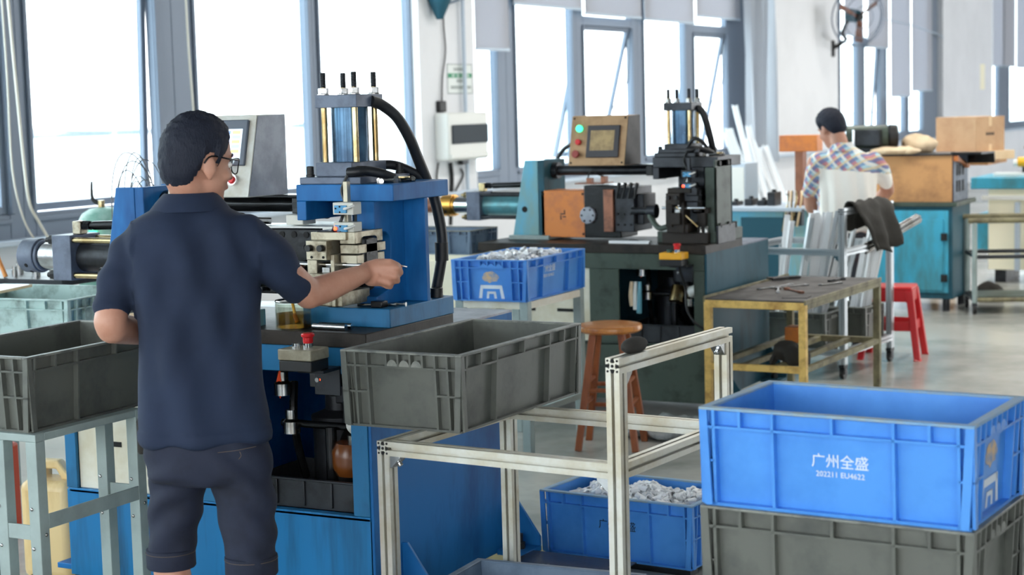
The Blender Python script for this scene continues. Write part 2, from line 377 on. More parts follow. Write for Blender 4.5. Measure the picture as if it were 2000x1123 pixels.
# windows: frame from y0 to y1, glass from g0 to g1
WIN = [(-5.2, -3.4, -5.1, -3.5, 'f', 0), (-3.4, -1.5, -3.3, -1.6, 'f', 0), (-1.5, .4, -1.4, .3, 'f', 0), (1.4, 2.9, 1.5, 2.8, 'f', 0), (2.9, 4.4, 3.0, 4.3, 'f', 0), (4.4, 5.9, 4.5, 5.8, 'f', 0),
       (6.9, 8.43, 6.98, 8.30, 's', 0), (8.43, 10.0, 8.53, 9.80, 's', 1.6), (10.0, 11.78, 10.26, 11.7, 'f', 0), (11.78, 13.3, 11.87, 13.28, 'f', 0),
       (14.3, 15.1, 14.35, 14.89, 'f', 0), (15.1, 16.7, 15.3, 16.57, 'f', 0), (16.7, 18.3, 16.87, 18.13, 't', 14), (18.3, 19.85, 18.48, 19.70, 'f', 0), (19.85, 21.5, 20.02, 21.13, 't', 12), (21.5, 22.75, 22.15, 22.7, 'f', 0),
       (25.6, 27.1, 25.99, 26.88, 'f', 0), (27.1, 28.5, 27.27, 28.15, 't', 4), (28.5, 29.8, 28.55, 29.65, 'f', 0), (29.8, 32.0, 29.92, 30.88, 'f', 0), (36.1, 38, 36.2, 37.0, 'f', 0), (38, 42.2, 38.1, 40.6, 'f', 0)]
for n, (y0, y1, g0, g1, k, ang) in enumerate(WIN, 1):
    zb, zt = (1.12, 4.25) if k != 't' else (1.12, 2.56)
    fr = B().box(-8.04, -7.97, y0, g0, .95, 4.3); fr.box(-8.04, -7.97, g1, y1, .95, 4.3)
    fr.box(-8.04, -7.97, g0, g1, .95, zb).box(-8.04, -7.97, g0, g1, 4.22, 4.3)
    fr.box(-7.97, -7.95, g0-.03, g0, zb, zt).box(-7.97, -7.95, g1, g1+.03, zb, zt).box(-7.97, -7.95, g0, g1, zb-.06, zb-.03)
    if k == 't': fr.box(-8.04, -7.97, g0, g1, zt, zt+.1)
    w = struct('window_%d' % n, fr, 'frame', .006)
    if k == 'f':
        B().box(-8.02, -8.012, g0, g1, zb, zt).obj('pane', 'pane', w)
    else:
        if k == 't':
            B().box(-8.02, -8.012, g0, g1, zt+.1, 4.22).obj('pane', 'pane', w)
        R = Matrix.Rotation(math.radians(ang), 3, 'Y'); T = (-8.0, 0, zt)
        s = B()
        for bx in ((g0, g0+.05, zb, zt), (g1-.05, g1, zb, zt), (g0+.05, g1-.05, zb, zb+.05), (g0+.05, g1-.05, zt-.05, zt)):
            s.box(-8.03, -7.985, bx[0], bx[1], bx[2], bx[3], R, T)
        sf = s.obj('sash_frame', 'frame', w, .004)
        B().box(-8.012, -8.005, g0+.04, g1-.04, zb+.04, zt-.04, R, T).obj('sash_pane', 'pane', sf)
        hz = zb+.35
        if k == 't': B().tube([(-8.0, g1-.01, zt-.12), (-8.03, g1-.01, hz+.5), (-8.04-math.tan(math.radians(ang))*(zt-hz), g1-.02, hz)], .008, 6, 1).obj('stay_arm', 'frame_light', w)
        if ang: B().box(-7.95, -7.90, (g0+g1)/2-.03, (g0+g1)/2+.03, zb-.05, zb-.02).obj('handle', 'frame_light', w)
# roller blinds (bottom edge height)
for y0, y1, z, lab in ((14.33, 15.0, 2.25, 'grey roller blind pulled lowest, next to the wall column with the sign'), (15.12, 16.66, 2.70, 'grey roller blind over the wide fixed pane right of the low blind'),
                       (16.74, 18.22, 2.66, 'grey roller blind above the first tilted open sash'), (18.32, 19.82, 2.65, 'grey roller blind between the two tilted open sashes'), (19.9, 21.4, 2.74, 'grey roller blind above the second tilted open sash'),
                       (25.95, 26.95, 2.66, 'grey roller blind behind the wall fan'), (27.2, 28.4, 2.5, 'grey roller blind right of the wall fan above a dark framed pane'), (28.52, 29.76, 1.71, 'long grey roller blind, left of the two pulled lowest beyond the fan'), (29.84, 31.2, 1.8, 'long grey roller blind, right of the two pulled lowest beyond the fan'),
                       (36.12, 37.1, 2.28, 'pale blind at the far end, beside the wide white column'), (37.2, 38.3, 2.28, 'pale blind in the middle of the far right windows'), (38.4, 40.6, 2.26, 'pale blind rightmost along the window wall')):
    t = thing('roller_blind', lab, 'blind', (-7.88, y0, z), 0, 'roller blinds along the window wall')
    n = 10; bb = B(); L = y1-y0
    bb.box(-.003, .003, 0, L, .02, 4.25-z); bb.obj('blind_fabric', 'blind', t)
    B().box(-.012, .012, 0, L, 0, .03).obj('bottom_bar', 'frame_light', t, .004)
    B().cyl((0, 0, 4.25-z), (0, L, 4.25-z), .03).obj('roller', 'frame_light', t)
# outside
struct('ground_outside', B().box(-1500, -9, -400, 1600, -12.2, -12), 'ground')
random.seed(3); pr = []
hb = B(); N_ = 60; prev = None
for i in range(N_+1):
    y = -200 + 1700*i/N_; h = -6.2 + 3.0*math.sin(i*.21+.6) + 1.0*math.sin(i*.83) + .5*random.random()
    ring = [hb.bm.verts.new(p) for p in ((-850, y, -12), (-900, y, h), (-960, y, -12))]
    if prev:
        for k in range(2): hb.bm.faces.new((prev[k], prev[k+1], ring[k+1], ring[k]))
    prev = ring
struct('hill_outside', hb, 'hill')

# wall fittings on the pier
t = thing('distribution_box', 'white wall distribution box with smoked cover below the green banded notice', 'electrical box', (WX+.12, 13.52, 1.25))
B().box(0, .15, 0, .74, 0, .43).obj('box_body', 'boxwhite', t, .02)
B().box(.15, .165, .05, .72, .15, .32).obj('smoked_window', 'smoke', t, .01)
B().box(.15, .16, .02, .73, .02, .06).obj('lower_rail', 'boxwhite', t, .004)
t = thing('notice_board', 'small white notice with a green band on the wall column', 'sign', (WX+.121, 13.78, 1.85))
B().box(0, .004, 0, .46, 0, .27).obj('board', 'signboard', t)
B().box(.004, .006, .01, .45, .145, .185).obj('green_band', 'signgreen', t)
tx = B()
random.seed(5)
for zr, ya, yb, hh in ((.21, .12, .34, .028), (.105, .17, .30, .028), (.045, .06, .42, .03)):
    y = ya
    while y < yb:
        w_ = .03
        for k in range(3): tx.box(.004, .0055, y, y+w_*.8, zr+k*hh/3, zr+k*hh/3+hh/6)
        tx.box(.004, .0055, y+w_*.3, y+w_*.42, zr, zr+hh); y += w_*1.15
tx.obj('printed_text', 'signtext', t)
tx = B()
for k in range(4):
    y = .08+k*.09
    for j in range(3): tx.box(.006, .0072, y, y+.05, .152+j*.010, .157+j*.010)
tx.obj('band_text', 'signboard', t)
for a in ((0, .46, .265, .27), (0, .46, 0, .005), (0, .005, .005, .265), (.455, .46, .005, .265)): B().box(.004, .0052, *a).obj('border_line', 'signtext', t)
def wcord(name, lab, pts, r, X=-7.86, m='black', cat='cable', n=6, group=None):
    P = [onx(x, y, X) for x, y in pts]
    o = B().tube(P, r, n).obj(name, m); return tag(o, lab, cat, group)
cordo = wcord('hanging_wire', 'thin black power cord hanging down the wall column across the notice', [(868, -30), (866, 40), (870, 100), (864, 150), (863, 210)], .007)
p = onx(861, 208, -7.87)
B().box(p.x-.03, p.x+.03, p.y-.07, p.y+.06, p.z-.05, p.z+.05).obj('plug', 'black', cordo, .012)
for pts, lab in (([(856, 318), (853, 352), (862, 390), (866, 430)], 'black cable leaving the distribution box, left of the two'), ([(880, 318), (883, 350), (881, 400), (880, 440)], 'thick black cable leaving the distribution box, right of the two'), ([(900, 330), (904, 345), (884, 385), (878, 420)], 'thin grey flex curving from the small socket below the distribution box')):
    wcord('power_cable', lab, pts, .018 if 'thick' in lab else .009, m='black')
p = onx(900, 310, -7.87); tag(B().box(p.x, p.x+.05, p.y-.06, p.y+.06, p.z-.05, p.z+.05).obj('wall_socket', 'steel_dark', None, .008), 'small dark socket under the distribution box', 'socket')
for x_, lab in ((907, 'thin grey conduit pole at the right edge of the sign column'),):
    a = onx(902, -40, -7.84); c = onx(916, 440, -7.84)
    tag(B().cyl((-7.84, a.y, 4.2), (-7.84, a.y, .97), .018).obj('conduit', 'frame_light'), lab, 'pipe')
# small teal wall fan mount at the top of the pier
p = onx(858, 2, -7.8); t = thing('wall_fan_mount', 'teal cone shaped wall fan mount cut by the top of the picture', 'fan mount', p)
B().lathe([(.03, -.16), (.08, -.05), (.13, .06), (.13, .2)], (0, 0, 0), 16).obj('cone', 'teal', t)
B().tube([(0, .1, -.02), (.02, .3, .02), (0, .5, .08)], .015, 6).obj('wire_guard', 'frame', t)
# bead chains at the left window
wcord('bead_chain', 'white bead chain of a blind at far left, left of the two', [(2, -20), (14, 150), (24, 330), (45, 425), (68, 469)], .006, -7.8, 'cord', 'cord')
wcord('bead_chain', 'white bead chain of a blind at far left, right of the two', [(14, -20), (32, 170), (48, 330), (58, 398), (74, 430), (93, 463)], .009, -7.8, 'cord', 'cord')
wcord('blind_cord', 'pale cord hanging beside the second left window mullion', [(362, -20), (368, 90), (378, 220)], .008, -7.85, 'cord', 'cord')
# hanging plastic sheet and leaning white profiles
bb = B(); prev = None
for i in range(29):
    y = 21.15+1.05*i/28; x = -7.72+.05*math.sin(i*1.1)+.03*math.sin(i*2.7)
    ring = [bb.bm.verts.new((x+.06*math.sin(i*.6)*k/6, y+.02*math.sin(k+i), 3.6-k*.45)) for k in range(7)]
    if prev:
        for k in range(6): bb.bm.faces.new((prev[k], prev[k+1], ring[k+1], ring[k]))
    prev = ring
tag(bb.obj('plastic_curtain', 'plastic_sheet'), 'translucent plastic sheet hanging in folds right of the second open sash', 'curtain')
random.seed(11)
for i in range(14):
    px0 = 1415+i*6+random.uniform(-3, 3); top = 195+random.uniform(0, 110)+max(0, i-4)*6
    a = at(px0, top, 21.2); c = at(px0+55+random.uniform(-8, 14), 430, 20.0); d = (c-a).normalized(); e = a + d*((a.z-.02)/-d.z)
    R = d.to_track_quat('Z', 'Y').to_matrix()
    b = B(); h = (e-a).length/2
    for bx in ((-.03, .03, -.014, -.011), (-.03, -.027, -.011, .014), (.027, .03, -.011, .014)):
        b.box(bx[0], bx[1], bx[2], bx[3], -h, h)
    o = b.obj('profile_length', 'rodwhite'); o.location = (a+e)/2; o.rotation_euler = R.to_euler()
    tag(o, 'long white profile leaning against the window wall by the plastic sheet', 'profile', 'long white profiles leaning by the plastic sheet')
# wall fan
c = at(1674, 32, 25.2); t = thing('wall_fan', 'large caged wall fan with dark blades high on the wall', 'fan', c)
ax = Vector((.75, -.66, -.15)).normalized(); Rf = ax.to_track_quat('Z', 'Y').to_matrix()
def fx(x, y, z): return Rf @ Vector((x, y, z))
bb = B()
for rr, zz in ((.42, 0), (.40, .1), (.3, .15), (.16, .17)):
    bb.tube([fx(rr*math.cos(k*PI/18), rr*math.sin(k*PI/18), zz) for k in range(37)], .012 if rr > .41 else .006, 6, 1)
bb.obj('cage_ring', 'frame', t)
bb = B()
for k in range(36):
    a_ = k*PI/18; bb.tube([fx(.16*math.cos(a_), .16*math.sin(a_), .17), fx(.3*math.cos(a_), .3*math.sin(a_), .15), fx(.42*math.cos(a_), .42*math.sin(a_), 0)], .0022, 4, 2)
o = bb.obj('cage_wires', 'frame_light', t); o['kind'] = 'stuff'; o.name = 'cage_wire'
for k in range(3):
    a_ = k*2*PI/3+.6; bb = B()
    P = [fx(.06*math.cos(a_-.3), .06*math.sin(a_-.3), .03), fx(.36*math.cos(a_-.12), .36*math.sin(a_-.12), .0), fx(.38*math.cos(a_+.14), .38*math.sin(a_+.14), .07), fx(.07*math.cos(a_+.5), .07*math.sin(a_+.5), .08)]
    v = [bb.bm.verts.new(q) for q in P]; w_ = [bb.bm.verts.new(q+ax*.006) for q in P]
    bb.bm.faces.new(v); bb.bm.faces.new(w_[::-1])
    for i in range(4): bb.bm.faces.new((v[i], v[(i+1) % 4], w_[(i+1) % 4], w_[i]))
    bb.obj('blade', 'copper', t)
B().cyl(fx(0, 0, -.2), fx(0, 0, .02), .1, .09).obj('motor', 'teal', t, .01)
B().cyl(fx(0, 0, .02), fx(0, 0, .12), .05, .04).obj('hub', 'black', t)
w0 = onx(1626, 95, -7.88)-c
B().tube([fx(0, 0, -.18), fx(-.1, -.25, -.2), w0+Vector((.2, 0, .12)), w0], .028, 8).obj('bracket_arm', 'black', t)
B().cbox(w0, .05, .12, .24).obj('wall_plate', 'black', t, .01)
# yellow mark on the far column
p = onx(1921, 150, -7.879); tag(B().box(p.x, p.x+.003, p.y-.3, p.y+.1, p.z-.25, p.z+.25).obj('warning_sticker', 'creamcab'), 'small pale yellow sticker on the far right wall column', 'sticker')
tag(B().tube([onx(1722, 36, -7.87), onx(1790, 52, -7.87), onx(1842, 72, -7.87)], .012, 6, 2).obj('hanging_rail', 'frame_light'), 'thin pale rail along the far blinds', 'rail')
# ================================================================== crates
def crate(name, lab, loc, rz, L, Wd, H, m='crate_grey', mr='crate_rim_grey', group=None, tp=.012, fill=False):
    """long side along local x; origin at the middle of the base"""
    t = thing(name, lab, 'crate', loc, rz, group)
    hx, hy = L/2, Wd/2; d = .018; th = .004
    b = B()
    def wall(p0, p1, n):                    # p0,p1 inner ends along wall, n outward
        q = []
        for z, off in ((.004, -tp), (H-.006, 0)):
            for o2 in (0, -th):
                for p in (p0, p1):
                    e = Vector((p[0], p[1], z)) + Vector((n[0], n[1], 0))*(off-d+o2)
                    k = Vector((p[0], p[1], 0)).normalized()
                    e += Vector((-k.x*abs(n[1]), -k.y*abs(n[0]), 0))*0
                    q.append(b.bm.verts.new(e))
        # order: z0 out p0, out p1, in p0, in p1, z1 ...
        for f in ((0, 1, 5, 4), (2, 6, 7, 3), (0, 4, 6, 2), (1, 3, 7, 5), (4, 5, 7, 6), (0, 2, 3, 1)): b.bm.faces.new([q[i] for i in f])
    wall((-hx+d, -hy), (hx-d, -hy), (0, -1)); wall((-hx+d, hy), (hx-d, hy), (0, 1))
    wall((-hx, -hy+d), (-hx, hy-d), (-1, 0)); wall((hx, -hy+d), (hx, hy-d), (1, 0))
    b.box(-hx+d+tp, hx-d-tp, -hy+d+tp, hy-d-tp, .004, .010)
    b.obj('body', m, t)
    r = B(); w = .0035
    def rib(side, u, z0, z1, wid=w, dep=d):
        """side 0:-y 1:+y 2:-x 3:+x ; u along the side"""
        for za, zb in ((z0, z1),):
            o0 = tp*(1-za/H); o1 = tp*(1-zb/H); q = []
            for z, o in ((za, o0), (zb, o1)):
                for dd in (o, o+dep+.001):
                    for uu in (u-wid, u+wid):
                        p = {0: (uu, -hy+dd), 1: (uu, hy-dd), 2: (-hx+dd, uu), 3: (hx-dd, uu)}[side]
                        q.append(r.bm.verts.new((p[0], p[1], z)))
            for f in ((0, 1, 5, 4), (2, 6, 7, 3), (0, 4, 6, 2), (1, 3, 7, 5), (4, 5, 7, 6), (0, 2, 3, 1)): r.bm.faces.new([q[i] for i in f])
    zb_ = H*.80; zm = H*.46
    for s in (0, 1, 2, 3):
        h = hx if s < 2 else hy; c = .034*L/.6 if s < 2 else 0
        if s < 2: full = [-h+w+.001, -h+.035, -h*.44, h*.44, h-.035, h-w-.001]; band = [-h*.69, 0, h*.69]
        else: full = [-h+w+.001, -h*.76, -h*.56, h*.56, h*.76, h-w-.001]; band = [-.36*h, -.16*h, .04*h, .24*h]
        for u in full: rib(s, u, .004, H-.006)
        for u in band: rib(s, u, zb_, H-.006)
        rib(s, 0, zb_-.003, zb_+.003, h-.002); rib(s, 0, 0.0, .007, h-tp+.002)
        k = .0 if s < 2 else 1
        if s < 2:
            for sg in (-1, 1): rib(s, sg*(h-.018), zm-.003, zm+.003, .017)
        else:
            for sg in (-1, 1): rib(s, sg*h*.78, zm-.003, zm+.003, h*.21)
    r.obj('rib', m, t, 0)
    rm = B(); rw = .022
    rm.box(-hx, hx, -hy, -hy+rw, H-.007, H); rm.box(-hx, hx, hy-rw, hy, H-.007, H)
    rm.box(-hx, -hx+rw, -hy+rw, hy-rw, H-.007, H); rm.box(hx-rw, hx, -hy+rw, hy-rw, H-.007, H)
    rm.obj('rim', mr, t, .002)
    for sg in (-1, 1):
        g = B()
        for k in range(3):
            y = (-.26+.2*k)*hy
            pr = [(y-.09*hy, zb_)] + [(y+.09*hy*math.cos(a), zb_+.02*math.sin(a)) for a in [PI-PI*i/8 for i in range(9)]]
            g.prism([(y+.088*hy*math.cos(PI-PI*i/8), zb_+.022*math.sin(PI-PI*i/8)) for i in range(9)], 'x', min(sg*(hx-d-.002), sg*(hx-.003)), max(sg*(hx-d-.002), sg*(hx-.003)))
        g.obj('hand_grip', mr if m == 'crate_grey' else m, t)
    return t
def print_on(t, L, Wd, H, side, lines, m='print_white', u=0., z=.47, sc=1., tp=.012, d=.018):
    """white lettering on a side: 0 = -y, 3 = +x"""
    hx, hy = L/2, Wd/2
    for body, size, dz in lines:
        me = text_mesh(body, size*sc); o = link('lettering', me, m, t, 0, False)
        zz = H*z+dz*sc; off = tp*(1-zz/H)+d-.0010
        tilt = math.atan(tp/H)
        if side == 0: o.location = (u, -hy+off, zz); o.rotation_euler = (PI/2+tilt, 0, 0)
        else: o.location = (hx-off, u, zz); o.rotation_euler = (PI/2+tilt, 0, PI/2)
LET = [('广州全盛', .040, .016), ('202211 EU4622', .021, -.018)]
def end_marks(t, L, Wd, H, side, worn=True, m='print_white'):
    """printed house outline and worn label on a short end (2 = -x, 3 = +x) """
    hx = L/2; tp = .012; d = .018; sg = -1 if side == 2 else 1
    off = lambda z: sg*(hx-(tp*(1-z/H)+d)+.0008)
    def quad(poly, mm, nm):
        b = B(); v = [b.bm.verts.new((off(z), y*sg, z)) for y, z in poly]; b.bm.faces.new(v)
        e = bmesh.ops.extrude_face_region(b.bm, geom=b.bm.faces[:]); bmesh.ops.translate(b.bm, verts=[x for x in e['geom'] if isinstance(x, bmesh.types.BMVert)], vec=(sg*.0005, 0, 0))
        return b.obj(nm, mm, t)
    z0 = .012; s = Wd/.4
    k = B()
    for poly in ([(-.085, z0), (-.07, .075), (-.052, .075), (-.064, z0)], [(.085, z0), (.07, .075), (.052, .075), (.064, z0)], [(-.07, .075), (.07, .075), (.067, .058), (-.067, .058)],
                 [(-.034, z0), (-.028, .045), (-.014, .045), (-.018, z0)], [(.034, z0), (.028, .045), (.014, .045), (.018, z0)], [(-.028, .045), (.028, .045), (.026, .034), (-.026, .034)]):
        quad([(y*s*.8, z*1.05) for y, z in poly], m, 'printed_mark')
    if worn:
        random.seed(9)
        poly = [(.055*s*.85*math.cos(a)*(1+random.uniform(-.25, .2)), H*.58+.03*math.sin(a)*(1+random.uniform(-.3, .2))) for a in [2*PI*i/18 for i in range(18)]]
        quad(poly, 'label_worn', 'worn_label')

# big blue crate on a grey one (front right)
S1 = dict(L=.625, Wd=.405, H=.225)
cx, cy, rz = -1.113, 3.787, math.radians(-3.4)
bl = crate('plastic_crate', 'empty bright blue crate with white lettering on top of the front right stack', (cx, cy, .815), rz, m='crate_blue', mr='crate_rim', **S1)
print_on(bl, .625, .405, .225, 0, LET, u=.012, sc=.82); end_marks(bl, .625, .405, .225, 3)
crate('plastic_crate', 'grey crate underneath the lettered bright blue crate at front right', (cx, cy, .583), rz, L=.625, Wd=.405, H=.232)
t = thing('crate_trolley', 'grey steel stand under the front right crate stack', 'stand', (cx, cy, 0), rz)
for sx in (-1, 1):
    for sy in (-1, 1): B().box(sx*.29-.02, sx*.29+.02, sy*.18-.02, sy*.18+.02, 0, .583).obj('leg', 'stand_grey', t, .002)
b = B()
for sy in (-1, 1): b.box(-.27, .27, sy*.18-.02, sy*.18+.02, .54, .58)
for sx in (-1, 1): b.box(sx*.29-.02, sx*.29+.02, -.16, .16, .54, .58)
b.obj('top_frame', 'stand_grey', t, .002)
# dark grey crate on the aluminium rack; its long side runs along y
S2 = dict(L=.765, Wd=.412, H=.227)
crate('plastic_crate', 'empty dark grey crate on the aluminium rack beside the blue machine', (-2.603, 4.622, .798), math.radians(89), **S2)
# left crate
crate('plastic_crate', 'dark grey crate at far left with the worker leaning on it', (-3.885, 4.215, .795), math.radians(90.5), L=.80, Wd=.50, H=.228)

# fittings -----------------------------------------------------------------
fm = B().pipe((0, 0, -.019), (0, 0, .019), .0125, .0098, 12).mesh('pipe_fitting'); fm.shade_smooth(); fm.set_sharp_from_angle(angle=.7); fm.materials.append(M['fitting'])
fm2 = B().pipe((0, 0, -.014), (0, 0, .014), .0115, .0088, 12).mesh('pipe_fitting_short'); fm2.shade_smooth(); fm2.set_sharp_from_angle(angle=.7); fm2.materials.append(M['fitting_in'])
def heap(t, hx, hy, zbase, hump, n, lab, group, seed, xr=(-1, 1)):
    random.seed(seed); base = t.matrix_basis.copy()
    M4 = Matrix.Translation(t.location) @ t.rotation_euler.to_matrix().to_4x4()
    # bed of fittings that nobody could count, joined
    bed = B()
    def hgt(x, y): return zbase + hump*(1-.55*(x/hx)**2)*(1-.5*(y/hy)**2) + .012*math.sin(x*31+y*17)
    for i in range(700):
        x, y = random.uniform(-hx, hx), random.uniform(-hy, hy); z = hgt(x, y)-random.uniform(.008, .03)
        e = Euler((random.uniform(0, 6), random.uniform(0, 6), random.uniform(0, 6))).to_matrix() @ Vector((0, 0, .017))
        c = Vector((x, y, z)); bed.pipe(M4 @ (c-e), M4 @ (c+e), .0125, .0095, 8)
    o = bed.obj('fitting_heap', 'fitting_in'); tag(o, 'bed of white pipe fittings under the loose ones '+lab, 'pipe fittings', kind='stuff')
    g = 0
    for i in range(n):
        x, y = random.uniform(-hx*.97, hx*.97), random.uniform(-hy*.97, hy*.97)
        o = bpy.data.objects.new('pipe_fitting', fm if random.random() < .7 else fm2); COL.objects.link(o)
        o.location = M4 @ Vector((x, y, hgt(x, y)+.004)); o.rotation_euler = (random.uniform(0, 6.28), random.uniform(.9, 2.2), random.uniform(0, 6.28))
        tag(o, 'loose short white pipe fitting '+lab, 'pipe fitting', group)
lw = crate('plastic_crate', 'blue crate full of white pipe fittings standing on the floor', (-2.632, 5.985, .022), math.radians(-5), L=.65, Wd=.40, H=.243, m='crate_blue', mr='crate_rim')
print_on(lw, .65, .40, .243, 0, [('广州全盛', .040, .016), ('202211', .021, -.018)], 'print_dark', u=-.0)
b = B()
for y in (-.16, 0, .16): b.box(-.31, .31, y-.03, y+.03, 0, .022)
o = b.obj('floor_pallet', 'steel_dark', None, .002); o.location = (-2.632, 5.985, 0); o.rotation_euler = (0, 0, math.radians(-5)); tag(o, 'low dark skids under the blue crate on the floor', 'pallet')
heap(lw, .272, .142,   .185, .045, 200, 'in the blue crate on the floor', 'white fittings in the floor crate', 21)
# blue crate by the second machine on its stand
S3 = dict(L=.71, Wd=.416, H=.205)
m2c = crate('plastic_crate', 'blue crate of white fittings beside the second machine, behind the dark grey crate', (-4.065, 7.797, .773), math.radians(91.8), m='crate_blue', mr='crate_blue', **S3)
end_marks(m2c, S3['L'], S3['Wd'], S3['H'], 2)
for o in list(m2c.children): pass
def print_side(t, L, Wd, H):        # lettering on local -y (faces the aisle after the turn)
    print_on(t, L, Wd, H, 0, [('广州全盛', .040, .016), ('202211 EU4622', .021, -.018)], u=-.06, z=.6)
print_side(m2c, .71, .416, .205)
heap(m2c, .30, .148, .158, .05, 95, 'in the blue crate beside the second machine', 'white fittings in the second blue crate', 33)
t = thing('crate_stand', 'grey steel stand under the blue crate beside the second machine', 'stand', (-4.065, 7.80, 0), 0)
for sx in (-1, 1):
    for sy in (-1, 1): B().box(sx*.18-.022, sx*.18+.022, sy*.30-.022, sy*.30+.022, 0, .773).obj('leg', 'stand_grey', t, .002)
b = B()
for sx in (-1, 1): b.box(sx*.18-.02, sx*.18+.02, -.28, .28, .735, .77); B().box(sx*.18-.015, sx*.18+.015, -.278, .278, .2, .23).obj('lower_bar', 'stand_grey', t)
for sy in (-1, 1): b.box(-.16, .16, sy*.30-.02, sy*.30+.02, .735, .77); b.box(-.18, .18, sy*.27-.02, sy*.27+.02, .74, .768)
b.obj('top_frame', 'cream', t)
# dark blue crate under the second machine's rear cylinder
crate('plastic_crate', 'dark blue low crate under the rear cylinder of the second machine', (-5.16, 8.95, .872), math.radians(2), L=.52, Wd=.36, H=.14, m='crate_dark', mr='crate_rim_grey')
t = thing('supply_cabinet', 'pale cream cabinet under the dark blue low crate', 'cabinet', (-5.16, 8.95, 0), math.radians(2))
B().box(-.28, .28, -.2, .2, .03, .872).obj('cabinet_body', 'creamcab', t, .004)
B().box(-.26, .26, -.212, -.2, .06, .84).obj('door', 'creamcab', t, .003)
B().box(.2, .22, -.225, -.212, .4, .52).obj('handle', 'steel', t, .002)
# weathered teal crate far left
tc_ = crate('plastic_crate', 'weathered pale teal crate at far left behind the grey crate', (-5.50, 5.85, .73), math.radians(4), L=.80, Wd=.56, H=.225, m='crate_teal', mr='crate_teal')
t = thing('crate_table', 'steel table under the weathered teal crate', 'table', (-5.50, 5.85, 0), math.radians(4))
B().box(-.4, .4, -.27, .27, .70, .73).obj('tabletop', 'stand_grey', t, .003)
for sx in (-1, 1):
    for sy in (-1, 1): B().box(sx*.36-.02, sx*.36+.02, sy*.23-.02, sy*.23+.02, 0, .70).obj('leg', 'stand_grey', t, .002)
# things lying over the teal crate
R = Euler((math.radians(3), math.radians(2), math.radians(12))).to_matrix()
t = thing('clipboard', 'blue and white sheet lying across the teal crate at far left', 'clipboard', (-5.72, 5.72, .968), math.radians(14))
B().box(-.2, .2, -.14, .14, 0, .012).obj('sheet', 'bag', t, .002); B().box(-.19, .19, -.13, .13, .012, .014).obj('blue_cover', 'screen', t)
B().box(-.03, .03, .1, .135, .014, .022).obj('clip', 'steel', t, .002)
# dark tray at the bottom of the rack
tr = crate('parts_tray', 'dark teal tray on the lowest shelf of the aluminium rack', (-2.30, 4.43, .175), math.radians(3), L=.56, Wd=.44, H=.15, m='crate_dark', mr='crate_dark')
